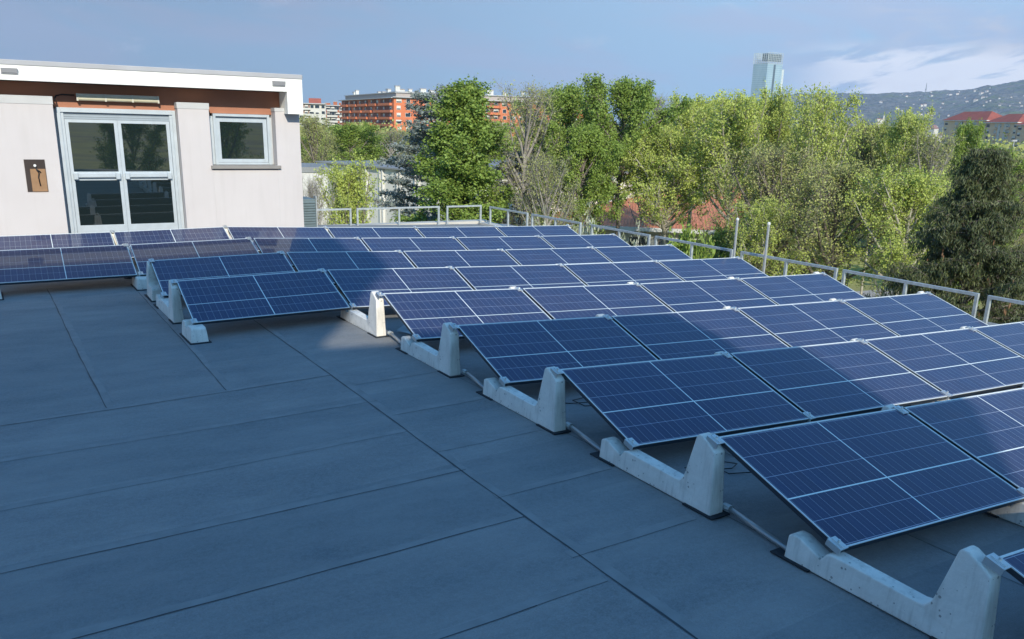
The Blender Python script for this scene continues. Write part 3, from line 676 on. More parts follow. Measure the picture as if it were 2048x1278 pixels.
def kind(name, leafmat_, bark, **k):
    wood, (lv, lf, ti) = gen_tree(**k)
    zz = np.percentile(lv[:, 2], 99.7); rr = np.percentile(np.hypot(lv[:, 0], lv[:, 1]), 99.3 if name == 'spruce' else 94)
    KIND[name] = (np_mesh('trunk', wood[0], wood[1], [bark]), np_mesh('crown', lv, lf, [leafmat_], tint=ti), float(zz), float(rr))
egg = lambda s: (math.sin(math.pi*min(1, (s*.80+.17)))**.7)
cone = lambda s: (1-s)**.75*.95+.10
dome = lambda s: math.sqrt(max(0, 1-(max(0, s-.25)/.75)**2))*.9+.12
GREEN = dict(base=.14, prof=lambda s: ((1-s)**.75+.07)*(.86+.14*math.sin(s*37)), nl=46, el0=.15, el1=1.1, curve=.35, nsub=9, ntw=5, jit=.11, tr=.17)
kind('green_a', 'leaf_green', 'bark', seed=1, H=14.5, RC=3.0, leafn=80000, leafs=.056, **GREEN)
kind('green_b', 'leaf_green', 'bark', seed=2, H=14.5, RC=3.0, leafn=54000, leafs=.056, **{**GREEN, 'nl': 34, 'prof': dome, 'el1': 1.25})
SP = dict(base=.10, prof=dome, nl=44, el0=.45, el1=1.3, curve=.35, nsub=10, ntw=6, jit=.09, tr=.17, limb_r=.028, twl=.55)
kind('lime_a', 'leaf_lime', 'bark_pale', seed=5, H=14, RC=3.2, leafn=38000, leafs=.050, **SP)
kind('lime_b', 'leaf_lime', 'bark', seed=6, H=14, RC=3.2, leafn=46000, leafs=.050, **{**SP, 'nl': 40, 'el0': .6})
kind('bud_a', 'leaf_bud', 'bark', seed=7, H=14, RC=3.2, leafn=22000, leafs=.046, **{**SP, 'ntw': 8})
kind('bud_b', 'leaf_bud', 'bark_grey', seed=8, H=14, RC=3.2, leafn=12000, leafs=.042, **{**SP, 'ntw': 9, 'prof': egg})
kind('green_c', 'leaf_green', 'bark', seed=21, H=14.5, RC=3.0, leafn=44000, leafs=.056, **{**GREEN, 'base': .66, 'prof': dome, 'el1': 1.1, 'nl': 34})
kind('lime_c', 'leaf_lime', 'bark_pale', seed=22, H=14, RC=3.2, leafn=32000, leafs=.050, **{**SP, 'base': .66, 'nl': 34})
kind('bud_c', 'leaf_bud', 'bark', seed=23, H=14, RC=3.2, leafn=15000, leafs=.046, **{**SP, 'ntw': 7, 'base': .62, 'nl': 32})
kind('bare', 'leaf_bud', 'bark_grey', seed=9, H=12, RC=2.4, leafn=900, leafs=.04, **{**SP, 'ntw': 10, 'prof': dome, 'el0': .7})
kind('cedar', 'leaf_cedar', 'bark', seed=10, H=14, RC=4.2, base=.06, prof=lambda s: (1-s)**.8+.10, nl=60, el0=.0, el1=.5, curve=-.05, nsub=12, ntw=6, leafn=60000, leafs=.06, jit=.10, flat=.8, subang=1.0, sublen=.33)
kind('spruce', 'leaf_spruce', 'bark', seed=11, H=13, RC=3.75, base=.48, prof=lambda s: (1-s)*(.84+.16*math.sin(s*43))+.01, nl=105, el0=-.12, el1=.30, curve=.35, nsub=14, ntw=7, leafn=150000, leafs=.055, jit=.05, flat=.35, subang=.85, sublen=.26, twl=.30, aspect=.20, hang=.6)
kind('shrub', 'blossom', 'bark', seed=12, H=4.5, RC=2.0, base=.08, prof=dome, nl=26, el0=.3, el1=1.2, curve=.2, nsub=8, ntw=5, leafn=8000, leafs=.06, jit=.12, tr=.06)
kind('bush', 'leaf_green', 'bark', seed=13, H=5, RC=2.2, base=.06, prof=dome, nl=28, el0=.2, el1=1.2, curve=.3, nsub=8, ntw=5, leafn=12000, leafs=.075, jit=.12, tr=.07)
def tree(kd, u, vtop, wpx, d, label, name='tree', cat='tree', group=None, rot=None, ztop=None):
    tm, cm, H, RC = KIND[kd]; q = at(u, vtop, d); sz = (q.z-GZ)/H; sr = (wpx/2/FPX*d)/RC
    t = thing(name, label, cat, (q.x, q.y, GZ), (0, 0, rot if rot is not None else (u*.37) % 6.28), group)
    a = link('trunk', tm, t, scale=(sr, sr, sz)); b = link('crown', cm, t, scale=(sr, sr, sz)); return t
TR = [
 # kind, u, top v, width px, distance, label
 ('green_a', 928, 170, 250, 42, 'dense bright green tree in front of the grey-blue cedar, tallest left of centre'),
 ('cedar', 868, 178, 330, 47, 'spreading grey-blue cedar showing behind the left side of the dense green tree'),
 ('cedar', 1040, 300, 250, 46, 'lower grey-blue cedar between the dense green tree and the orange roof'),
 ('bud_b', 1046, 166, 190, 44, 'tall bare-twigged grey tree right of the dense green tree'),
 ('green_c', 1142, 172, 180, 50, 'bright green tree with a ragged top before the far end of the red apartment block'),
 ('green_c', 1165, 250, 160, 43, 'bright green tree standing over the left end of the orange roof'),
 ('green_c', 1252, 158, 200, 46, 'pointed bright green tree rising highest against the sky at centre'),
 ('bare', 1324, 190, 90, 62, 'thin leafless grey tree right of the pointed green tree'),
 ('lime_c', 1345, 252, 190, 45, 'yellow-green tree above the middle of the orange roof'),
 ('lime_c', 1402, 192, 190, 52, 'round-topped yellow-green tree left of the glass tower, first of the row'),
 ('lime_c', 1478, 184, 190, 44, 'yellow-green tree with pale limbs directly left of the glass tower base'),
 ('lime_b', 1562, 184, 150, 46, 'rounded yellow-green tree in front of the glass tower base'),
 ('lime_a', 1645, 182, 190, 42, 'broad yellow-green tree with bare pale branches right of the glass tower'),
 ('bud_a', 1560, 290, 230, 38, 'lower budding tree with crooked limbs behind the two metal poles'),
 ('bud_c', 1742, 238, 150, 50, 'brown budding tree between the broad yellow-green tree and the bright one'),
 ('lime_c', 1818, 219, 115, 48, 'bright yellow-green tree in front of the houses at the foot of the hill'),
 ('lime_c', 1768, 250, 90, 54, 'slim yellow-green tree below the church spire'),
 ('green_b', 1942, 248, 85, 52, 'bright green round tree in front of the cream apartment towers'),
 ('bud_b', 1880, 262, 150, 46, 'open brown twiggy tree left of the cream apartment towers'),
 ('bud_c', 1690, 320, 230, 37, 'low budding tree over the left edge of the sunny lawn'),
 ('lime_c', 1830, 335, 200, 36, 'yellow-green tree above the sunny lawn beside the dark spruce'),
 ('lime_a', 1535, 400, 170, 36, 'low yellow-green tree right behind the right metal pole'),
 ('bud_b', 1105, 310, 150, 40, 'brown sparse tree over the left end of the orange roof'),
 ('lime_b', 700, 322, 170, 31, 'small bright yellow-green tree in front of the pale industrial hall'),
 ('green_b', 705, 250, 180, 92, 'round mid-green tree behind the pale hall, below the red apartment block'),
 ('bud_a', 628, 232, 110, 84, 'dull olive tree at the corner of the rooftop building'),
 ('bud_b', 775, 258, 130, 110, 'thin brown tree below the balconies of the red apartment block'),
 ('bare', 628, 352, 90, 30, 'bare shrubby tree against the hall, next to the condenser unit'),
 ('green_a', 732, 246, 26, 150, 'slim dark cypress-like tree before the red apartment block'),
]
for kd, u, vt, wp, d, lb in TR: tree(kd, u, vt, wp, d, lb, 'budding_tree' if 'bud' in kd else 'bare_tree' if kd == 'bare' else 'cedar_tree' if kd == 'cedar' else 'leafy_tree', 'tree', 'trees beyond the roof')
t = tree('spruce', 1990, 306, 520, 25, 'dark green drooping spruce with brown cones at the right edge', 'spruce_tree', 'tree')
rgc = np.random.default_rng(5); cmn = KIND['spruce'][1]; mb = MB()
for k in range(170):
    i = int(rgc.integers(0, len(cmn.vertices))); q = cmn.vertices[i].co; 
    if q.z > 6: mb.tube([(q.x, q.y, q.z), (q.x+.01, q.y, q.z-.06), (q.x, q.y, q.z-.13)], [.012, .026, .010], 5)
o = mb.obj('cones', 'cone_brown', t); o.scale = t.children[0].scale; o['kind'] = 'stuff'
SHR = [('shrub', 1165, 436, 110, 34, 'white blossoming shrub by the railing left of the orange roof'), ('shrub', 1262, 470, 90, 33, 'white blossoming shrub just behind the third railing frame'),
 ('bush', 1380, 462, 140, 34, 'green bush left of the two metal poles'),
 ('bush', 1450, 455, 110, 38, 'loose bush at the right wall of the low orange-roofed building'), ('shrub', 1090, 440, 70, 34, 'pale flowering shrub behind the corner of the railing'), ('bush', 1900, 400, 120, 44, 'leafy bush on the far side of the lawn')]
for kd, u, vt, wp, d, lb in SHR:
    tm, cm, H, RC = KIND[kd]; q = at(u, vt, d); t = tree(kd, u, vt, wp, d, lb, 'flowering_shrub' if kd == 'shrub' else 'bush', 'shrub')
# second line of trees farther off, seen through the gaps
rg = random.Random(8); kinds2 = ['lime_b', 'green_b', 'bud_a', 'lime_a', 'bud_b', 'green_a', 'bud_a']
side = lambda u: 'behind the cedar' if u < 1080 else 'behind the orange roof' if u < 1400 else 'left of the glass tower' if u < 1500 else 'right of the glass tower' if u < 1720 else 'below the hillside'
for k in range(46):
    u = 1000+k*24+rg.uniform(-9, 9); d = rg.uniform(75, 150) if u > 1870 or 1530 < u < 1640 or u < 1090 else rg.uniform(110, 165); kd = rg.choice(kinds2)
    vt = rg.uniform(240, 264)+max(0, (u-1700)*.10)+(26 if u > 1850 else 0)
    dn = 'near' if d < 100 else 'mid' if d < 125 else 'far'
    tree(kd, u, vt, rg.uniform(2.6, 4.0)*2/d*FPX, d, 'distant %s tree in the second line %s' % ({'li': 'yellow-green', 'gr': 'green', 'bu': 'brown budding'}[kd[:2]], side(u)), 'distant_tree', 'tree', 'distant %s trees %s' % (kd[:2], side(u)))
for k in range(12):
    u = 608+k*33+rg.uniform(-8, 8); d = rg.uniform(110, 190)
    kd = rg.choice(['green_b', 'lime_b', 'bud_a'])
    tree(kd, u, rg.uniform(262, 276), rg.uniform(3.2, 4.5)*2/d*FPX, d, 'distant %s tree behind the pale industrial hall' % {'li': 'yellow-green', 'gr': 'green', 'bu': 'brown budding'}[kd[:2]], 'distant_tree', 'tree', 'distant trees behind the hall')
# trees behind the camera, only seen mirrored in the panes
for k, (x, y, zt) in enumerate([(-4, -33, 4.5), (2, -34, 3.4), (7, -32, 5.0), (-9, -32, 4), (12, -33, 4.4), (17, -30, 5)]):
    tm, cm, H, RC = KIND[['lime_b', 'green_b'][k % 2]]; t = thing('leafy_tree', 'tree behind the viewer, mirrored in the glazed door', 'tree', (x, y, GZ), (0, 0, k), 'trees behind the viewer')
    s_ = (zt-GZ)/H; link('trunk', tm, t, scale=(s_, s_, s_)); link('crown', cm, t, scale=(s_, s_, s_))
# far wood that fills the plain up to the hills
rg2 = np.random.default_rng(3); nb_ = 520; V_, T2 = [], []
for k in range(nb_):
    u = rg2.uniform(560, 2250); d = 170*math.exp(rg2.uniform(0, 2.3)); q = at(u, 300, d); hh = rg2.uniform(8, 14.5); rr_ = rg2.uniform(3.5, 6.5)
    m = 420 if d < 350 else 200; dirn = rg2.normal(0, 1, (m, 3)); dirn /= np.linalg.norm(dirn, axis=1, keepdims=True); rad = rg2.uniform(.55, 1.05, (m, 1))
    c = np.array([q.x, q.y, GZ+hh*.58])+dirn*rad*np.array([rr_, rr_, hh*.45]); sz = (.38 if d < 350 else .8)*rg2.uniform(.6, 1.3, (m, 1))
    A = rg2.normal(0, 1, (m, 3)); A /= np.linalg.norm(A, axis=1, keepdims=True); B = np.cross(A, rg2.normal(0, 1, (m, 3))); B /= np.linalg.norm(B, axis=1, keepdims=True)
    V_.append(np.stack([c+A*sz, c+B*sz*.8, c-A*sz, c-B*sz*.8], 1).reshape(-1, 3)); T2.append(np.clip(rg2.normal(rg2.random(), .2, m), 0, 1))
V_ = np.concatenate(V_); me = np_mesh('far_wood', V_, np.arange(len(V_)).reshape(-1, 4), ['leaf_bud'], tint=np.concatenate(T2))
o = link('far_wood', me); tag(o, 'hazy mass of distant tree crowns across the plain', 'wood', kind='stuff')

# ---------------------------------------------------------------- low buildings
def ribmat(name, col, per, depth=.5, vert=True):
    g = G(name); v = g.co('Object'); sp_ = g.n('ShaderNodeSeparateXYZ'); g.l(v, sp_.inputs[0])
    wv = g.m('PINGPONG', sp_.outputs[0 if vert else 2], per); h = g.m('DIVIDE', wv, per)
    f = g.noise(v, .8, 5); g.set(Base_Color=g.mix(f, tuple(x*.82 for x in col), col), Roughness=.85); g.bump(h, depth, per*.5); return g.mt
simple('hall_panel', (0.74, 0.71, 0.64), .9, .06, .5); ribmat('rib_metal', (0.30, 0.31, 0.31), .12)
simple('roof_grey_hall', (0.30, 0.31, 0.32), .8, .1, .3); simple('hall_roof_edge', (0.05, 0.055, 0.06), .7); simple('white_wall', (0.66, 0.65, 0.61), .85, .06, .4)
g = G('tiles'); v = g.co('Object'); sp_ = g.n('ShaderNodeSeparateXYZ'); g.l(v, sp_.inputs[0])
rx = g.m('PINGPONG', sp_.outputs[0], .12); ry = g.m('MODULO', g.m('ADD', sp_.outputs[1], 200), .35)
f = g.noise(v, 1.3, 6); c = g.mix(f, (0.60, 0.19, 0.09), (0.80, 0.30, 0.15)); c = g.mix(g.m('MULTIPLY', g.noise(v, 14, 2), .35), c, (0.30, 0.10, 0.06))
c = g.mix(g.m('MULTIPLY', g.m('LESS_THAN', ry, .04), .5), c, (0.2, 0.07, 0.04)); g.set(Base_Color=c, Roughness=.8); g.bump(g.m('DIVIDE', rx, .12), .6, .06)
simple('dark_glass', (0.03, 0.045, 0.06), .12); simple('rust_panel', (0.33, 0.16, 0.10), .8)
def frame_of(a, b):                  # local frame with x along a->b, origin at a, on the ground
    a = Vector((a.x, a.y, GZ)); b = Vector((b.x, b.y, GZ)); d = b-a; return a, math.atan2(d.y, d.x), d.length
# pale industrial hall left
a, rz, Ln = frame_of(at(642, 330, 78), at(960, 330, 60)); t = thing('industrial_hall', 'pale industrial hall with concrete panel walls and dark flat roof edge', 'hall', a, (0, 0, rz))
zt = at(740, 333, 72).z-GZ
MB().box(0, Ln, 0, 22, 0, zt-.02).obj('wall', 'hall_panel', t)
MB().box(-.35, Ln+.3, -.35, 22.3, zt, zt+.12).obj('roof', 'roof_grey_hall', t); MB().box(-.35, Ln+.3, 22.31, 22.7, zt-.5, zt+.75).obj('rear_parapet', 'hall_roof_edge', t)
for k in range(1, 9): MB().box(k*Ln/9-.26, k*Ln/9-.14, -.22, -.003, 0, zt-.1).box(k*Ln/9+.14, k*Ln/9+.26, -.22, -.003, 0, zt-.1).obj('pilaster', 'white_wall', t)
a, rz, Ln = frame_of(at(560, 338, 50), at(655, 352, 50)); t = thing('annex_building', 'low white annex with grey ribbed metal parapet left of the hall', 'building', a, (0, 0, rz))
z1 = at(630, 338, 48).z-GZ; z2 = at(630, 349, 48).z-GZ
MB().box(0, Ln, 0, 5, 0, z2-.01).obj('wall', 'white_wall', t); MB().box(-.06, Ln+.06, -.06, 5.06, z2, z1).obj('ribbed_parapet', 'rib_metal', t)
# orange-tiled low building
a, rz, Ln = frame_of(at(1118, 440, 62), at(1500, 440, 62)); t = thing('tiled_roof_building', 'long low building with orange tiled roof glimpsed through the trees', 'building', a, (0, 0, rz))
ze = at(1300, 452, 62).z-GZ; zr_ = at(1300, 366, 80).z-GZ
MB().box(0, Ln, 0, 34, 0, ze-.25).obj('wall', 'white_wall', t)
ov = .7
rf = MB().add([(-ov, -ov, ze), (Ln+ov, -ov, ze), (Ln+ov, 17, zr_), (-ov, 17, zr_), (Ln+ov, 34.7, ze), (-ov, 34.7, ze)], [(0, 1, 2, 3), (3, 2, 4, 5)]).obj('roof', 'tiles', t)
mb = MB().box(-ov, Ln+ov, -ov-.06, -ov-.002, ze-.28, ze-.0).obj('eave_board', 'white_wall', t)
for k in range(7): MB().box(1.0+k*2.1, 2.3+k*2.1, -.05, -.004, ze-2.1, ze-.8).obj('window', 'dark_glass', t)
MB().box(Ln*.70, Ln*.70+1.4, 9, 10, zr_-1.2, zr_+.2).obj('chimney', 'white_wall', t)
# small red-roofed house below the cream towers
a, rz, Ln = frame_of(at(1990, 340, 120), at(2075, 340, 115)); t = thing('red_roof_house', 'small house with red hip roof below the cream apartment towers', 'house', a, (0, 0, rz))
zz_ = at(2020, 340, 117).z-GZ; zp = at(2020, 322, 122).z-GZ
MB().box(0, Ln, 0, 9, 0, zz_-.01).obj('wall', 'white_wall', t)
MB().add([(-.5, -.5, zz_), (Ln+.5, -.5, zz_), (Ln+.5, 9.5, zz_), (-.5, 9.5, zz_), (3, 4.5, zp), (Ln-3, 4.5, zp)], [(0, 1, 5, 4), (1, 2, 5), (2, 3, 4, 5), (3, 0, 4)]).obj('roof', 'tiles', t)

# ---------------------------------------------------------------- apartment blocks
simple('brick_orange', (0.66, 0.20, 0.085), .85, .06, .3); simple('brick_orange_dark', (0.40, 0.13, 0.06), .85, .06, .3)
simple('recess_shade', (0.26, 0.12, 0.08), .9); simple('roof_grey', (0.50, 0.50, 0.50), .8); simple('attic', (0.46, 0.40, 0.36), .8)  # flat plates over the balconies: loggia shade put into a darker brick colour
simple('blind_white', (0.70, 0.69, 0.64), .7, .1, .5); simple('cream', (0.82, 0.60, 0.40), .85, .05, .2); simple('white_block', (0.62, 0.61, 0.56), .85, .05, .2)
simple('roof_red', (0.36, 0.10, 0.07), .8, .12, .3); simple('awning_green', (0.20, 0.30, 0.24), .8)
wm = {}
def winmesh(wd, ht, blind):
    k = (wd, ht, blind)
    if k not in wm:
        mb = MB().box(-wd/2-.12, wd/2+.12, -.09, -.01, -.12, ht+.12, 0).box(-wd/2, wd/2, -.12, -.095, 0, ht, 1)
        if blind: mb.box(-wd/2, wd/2, -.15, -.125, ht*(1-blind), ht, 0)
        wm[k] = mb.mesh('window', ['blind_white', 'dark_glass'])
    return wm[k]
def block(name, label, A, B, depth, ztop, floors, bays, mats, bal=None, seed=0, skip=None, roof='flat', cat='apartment building'):
    a, rz, Ln = frame_of(A, B); t = thing(name, label, cat, a, (0, 0, rz)); H = ztop-GZ; fh = 3.05; rg = random.Random(seed)
    MB().box(0, Ln, 0, depth, 0, H-.01).obj('wall', mats[0], t)
    wn_ = 0; bn = 0
    for f in range(floors):
        z = H-(f+1)*fh+.05
        for b in range(bays):
            x = (b+.5)*Ln/bays
            if skip and skip(f, b): continue
            if wn_ < 100:
                link('window', winmesh(1.7 if (b+f) % 3 else 2.3, 1.5, [0, .35, .7, .5][rg.randrange(4)]), t, (x+rg.uniform(-.2, .2), 0, z+.9)); wn_ += 1
        if bal and bn < 99:
            for (x0, x1) in bal(f):
                x0 *= Ln; x1 *= Ln
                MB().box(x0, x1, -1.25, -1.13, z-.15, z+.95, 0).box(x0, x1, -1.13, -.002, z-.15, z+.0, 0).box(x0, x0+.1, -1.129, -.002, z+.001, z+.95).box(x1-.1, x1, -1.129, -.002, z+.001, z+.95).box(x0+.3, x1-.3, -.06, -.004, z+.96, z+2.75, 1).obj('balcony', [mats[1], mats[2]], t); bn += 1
    return t, Ln, H, depth
def chimneys(t, Ln, H, depth, n, seed, mat='blind_white', h=(1.2, 2.8)):
    rg = random.Random(seed)
    for k in range(n):
        x = (k+.5+rg.uniform(-.3, .3))*Ln/n; w_ = rg.uniform(1.2, 3.5); y = rg.uniform(2, depth-3); hh = rg.uniform(*h)
        MB().box(x-w_/2, x+w_/2, y, y+1.6, H+.4, H+hh).box(x-w_/2-.2, x+w_/2+.2, y-.2, y+1.8, H+hh+.002, H+hh+.2, 1).obj('chimney', [mat, 'attic'], t)
# red-orange block, two wings meeting at a corner
zt = at(786, 196, 400).z
def balL(f): return [(.02, .16), (.19, .34), (.38, .55), (.60, .72), (.77, .97)] if f % 2 == 0 else [(.0, .22), (.28, .44), (.47, .63), (.68, .98)]
t, Ln, H, D_ = block('red_apartment_block', 'red-orange apartment block wing with stacked balconies, left of the corner', at(684, 230, 480), at(788, 230, 400), 14, zt, 9, 9, ('brick_orange', 'brick_orange', 'recess_shade'), bal=balL, seed=2)
MB().box(-1, Ln+1, -1.6, D_+1, H, H+.35).obj('roof', 'roof_grey', t); MB().box(2, Ln-1, 1.5, D_-1, H+.352, H+2.4).obj('attic_storey', 'attic', t); MB().box(1.4, Ln-.4, .8, D_-.5, H+2.402, H+2.75).obj('attic_roof', 'roof_grey', t)
chimneys(t, Ln, H+2.4, D_, 7, 3)
t, Ln, H, D_ = block('red_apartment_block', 'red-orange apartment block wing with flat window wall, running behind the trees', at(788.5, 230, 400), at(1192, 236, 440), 14, zt+.3, 9, 24, ('brick_orange', 'brick_orange', 'recess_shade'), bal=lambda f: [(.30, .36), (.44, .5), (.6, .66), (.75, .81)], seed=5, skip=lambda f, b: f > 3 and b > 5 or b == 2)
MB().box(-1, Ln+1, -1.6, D_+1, H, H+.35).obj('roof', 'roof_grey', t); MB().box(2, Ln-2, 1.5, D_-1, H+.352, H+2.4).obj('attic_storey', 'attic', t); MB().box(1.4, Ln-1.4, .8, D_-.5, H+2.402, H+2.75).obj('attic_roof', 'roof_grey', t)
chimneys(t, Ln, H+2.4, D_, 18, 9)
# pale blocks at the left
t, Ln, H, D_ = block('pale_apartment_block', 'grey-white apartment block right beside the corner of the rooftop building', at(596, 215, 500), at(651, 215, 500), 12, at(620, 208, 500).z, 8, 5, ('white_block', 'white_block', 'recess_shade'), seed=7, bal=lambda f: [(.05, .45)])
MB().box(-.5, Ln+.5, -1.3, D_+.5, H, H+.5).obj('roof', 'roof_grey', t); MB().box(Ln*.4, Ln*.85, 3, 8, H+.5, H+3.2).obj('roof_house', 'roof_red', t)
t, Ln, H, D_ = block('pale_apartment_block', 'narrow pale block with white balconies, left of the red apartment block', at(651.5, 215, 520), at(690, 215, 520), 12, at(670, 212, 520).z, 8, 4, ('brick_orange_dark', 'white_block', 'dark_glass'), seed=8, bal=lambda f: [(.05, .6), (.7, .98)])
MB().box(-.5, Ln+.5, -1.3, D_+.5, H, H+.5).obj('roof', 'roof_grey', t); chimneys(t, Ln, H, D_, 3, 1, 'brick_orange_dark')
# cream towers with hip roofs on the right
def hip(t, Ln, H, D_, rise):
    MB().box(-1.0, Ln+1.0, -1.0, D_+1.0, H, H+.4).obj('eave', 'blind_white', t)
    m = D_/2
    MB().add([(-1, -1, H+.401), (Ln+1, -1, H+.401), (Ln+1, D_+1, H+.401), (-1, D_+1, H+.401), (m*.9, m, H+rise), (Ln-m*.9, m, H+rise)], [(0, 1, 5, 4), (1, 2, 5), (2, 3, 4, 5), (3, 0, 4)]).obj('roof', 'roof_red', t)
for (u0, u1, d0, d1, ve, vr, lb, sd_) in ((1889, 1974, 556, 528, 242, 229, 'cream apartment tower with red hip roof, leftmost of the three', 1), (1974.5, 2036, 527, 508, 246, 234, 'cream apartment tower with red hip roof, middle one', 2), (2036.5, 2110, 507, 490, 251, 239, 'cream apartment tower with red hip roof, cut by the right edge', 3)):
    t, Ln, H, D_ = block('cream_apartment_tower', lb, at(u0, ve, d0), at(u1, ve, d1), 14, at((u0+u1)/2, ve, (d0+d1)/2).z, 10, 8, ('cream', 'cream', 'blind_white'), bal=lambda f: [(.26, .36), (.68, .78)], seed=sd_, skip=lambda f, b: b in (1, 2, 4, 6))
    hip(t, Ln, H, D_, (ve-vr)/FPX*(d0+d1)/2+1)
    chimneys(t, Ln, H+1, D_, 3, sd_, 'white_block', (1.0, 2.2))
    for fx in (.40, .60): MB().box(Ln*fx, Ln*fx+1.6, -.3, -.004, 0, H-.3).obj('stair_shaft', 'blind_white', t)

# ---------------------------------------------------------------- glass tower
g = G('curtain_wall'); v = g.co('Object'); sp_ = g.n('ShaderNodeSeparateXYZ'); g.l(v, sp_.inputs[0])
fl = g.m('LESS_THAN', g.m('MODULO', sp_.outputs[2], 4.3), .9); c = g.mix(g.noise(g.co('Object', (1, 1, .25)), .08, 3), (0.24, 0.36, 0.43), (0.34, 0.47, 0.53)); c = g.mix(g.m('MULTIPLY', fl, .5), c, (0.55, 0.65, 0.68))
g.set(Base_Color=c, Roughness=.3, Metallic=.1)
simple('lattice_white', (0.66, 0.72, 0.70), .5); simple('tower_dark', (0.10, 0.14, 0.17), .3)
TD = 1985
A, B, C_ = at(1503, 170, TD), at(1531, 170, TD-18), at(1561, 170, TD+14)
t = thing('glass_tower', 'tall pale blue glass skyscraper rising alone behind the trees', 'skyscraper', (B.x, B.y, GZ))
ztop = at(1530, 107, TD).z-GZ; zc = at(1530, 128, TD).z-GZ
ax = Vector((A.x-B.x, A.y-B.y, 0)); bx = Vector((C_.x-B.x, C_.y-B.y, 0))
MB().obox((0, 0, 0), ax, bx, (0, 0, zc)).obj('glass_shaft', 'curtain_wall', t)
def panel_line(q0, e, n, z0, z1, th, mat, nm):
    mb = MB(); nrm = Vector((0, 0, 1)).cross(e).normalized()
    for k in range(n+1): mb.obox(q0+e*(k/n)-nrm*th, e.normalized()*th, nrm*th*2, (0, 0, z1-z0)) 
    m = 6
    for k in range(m+1): mb.obox(q0-nrm*th+Vector((0, 0, (z1-z0)*k/m)), e, nrm*th*2, (0, 0, th))
    o = mb.obj(nm, mat, t); o.location = (0, 0, z0); return o
panel_line(Vector((0, 0, 0)), ax, 7, zc+.02, ztop, .5, 'lattice_white', 'crown_lattice'); panel_line(Vector((0, 0, 0))+bx*.0, bx*.96, 9, zc+.02, ztop+1, .5, 'lattice_white', 'crown_lattice')
panel_line(ax, bx*.96, 9, zc+.02, ztop, .5, 'lattice_white', 'crown_lattice')
MB().obox(Vector((0, 0, 0))+bx*.02+ax*.03, bx*.90, ax*.4, (0, 0, ztop-zc-6)).obj('plant_screen', 'tower_dark', t, loc=(0, 0, zc+5))
n_ = Vector((0, 0, 1)).cross(bx).normalized()
MB().obox(bx*.42-n_*1.2*(1 if n_.dot(ax) > 0 else -1), bx*.10, ax*.02, (0, 0, zc-2)).obj('dark_shaft', 'tower_dark', t)
zs = at(1562, 138, TD).z-GZ
o = MB().obox(bx*1.0, bx*.13, ax*.5, (0, 0, zs)); [o.obox(bx*1.0+Vector((0, 0, z_)), bx*.16, ax*.52, (0, 0, 1.2)) for z_ in range(20, int(zs), 6)]; o.obj('rear_core', 'lattice_white', t)

# ---------------------------------------------------------------- hills
def prof_v(u):
    return float(np.interp(u, [1180, 1290, 1340, 1400, 1480, 1560, 1640, 1700, 1760, 1830, 1920, 1985, 2048, 2150, 2300, 2500], [262, 236, 218, 206, 198, 193, 189, 190, 189, 186, 182, 172, 157, 138, 118, 105]))
nu, nd = 620, 90; us = np.linspace(1190, 2240, nu); ds = np.linspace(0, 1, nd); rgh = np.random.default_rng(2)
def vnoise(x, y, seed):
    xi, yi = np.floor(x).astype(int), np.floor(y).astype(int); fx, fy = x-xi, y-yi; fx = fx*fx*(3-2*fx); fy = fy*fy*(3-2*fy)
    h = lambda a, b: (np.sin((a*127.1+b*311.7+seed*74.7))*43758.5453) % 1
    return (h(xi, yi)*(1-fx)+h(xi+1, yi)*fx)*(1-fy)+(h(xi, yi+1)*(1-fx)+h(xi+1, yi+1)*fx)*fy
U_, D2 = np.meshgrid(us, ds); dist = 3000+2600*D2
fbm = sum(vnoise(U_/(110/2**k), D2*(3*2**k)+k, k)/2**k for k in range(4))/1.9
q0 = np.array([ray(u, 250) for u in us]); hd = q0[:, :2]/np.linalg.norm(q0[:, :2], axis=1, keepdims=True)
zsky = np.array([at(u, prof_v(u), 5600).z-GZ for u in us])
X_ = CX+hd[None, :, 0]*dist; Y_ = CY+hd[None, :, 1]*dist
env = D2**.85; Z_ = GZ+zsky[None]*env*(1+(fbm-.5)*.55*(1-D2)*1.6)+vnoise(X_/22, Y_/22, 3)*7*np.minimum(1, D2*6)+vnoise(X_/60, Y_/60, 9)*9*np.minimum(1, D2*6)
vv = np.stack([X_, Y_, Z_], -1).reshape(-1, 3); ii = (np.arange(nd-1)[:, None]*nu+np.arange(nu-1)[None]).ravel(); ff = np.stack([ii, ii+1, ii+nu+1, ii+nu], -1)
g = G('hill_wood'); v = g.pos()
c = g.mix(g.noise(v, .022, 6, .7, .35, .65), (0.025, 0.035, 0.035), (0.22, 0.21, 0.19)); c = g.mix(g.noise(g.pos((1, 1, 2)), .006, 5, .6, .50, .62), c, (0.11, 0.15, 0.05)); c = g.mix(g.m('MULTIPLY', g.noise(v, .05, 2, .5, .62, .72), .6), c, (0.30, 0.28, 0.24))
g.set(Base_Color=c, Roughness=1.0); g.bump(g.noise(v, .045, 3), .9, 14)
me = np_mesh('hills', vv, ff, ['hill_wood']); tag(link('hills', me), kind='structure')
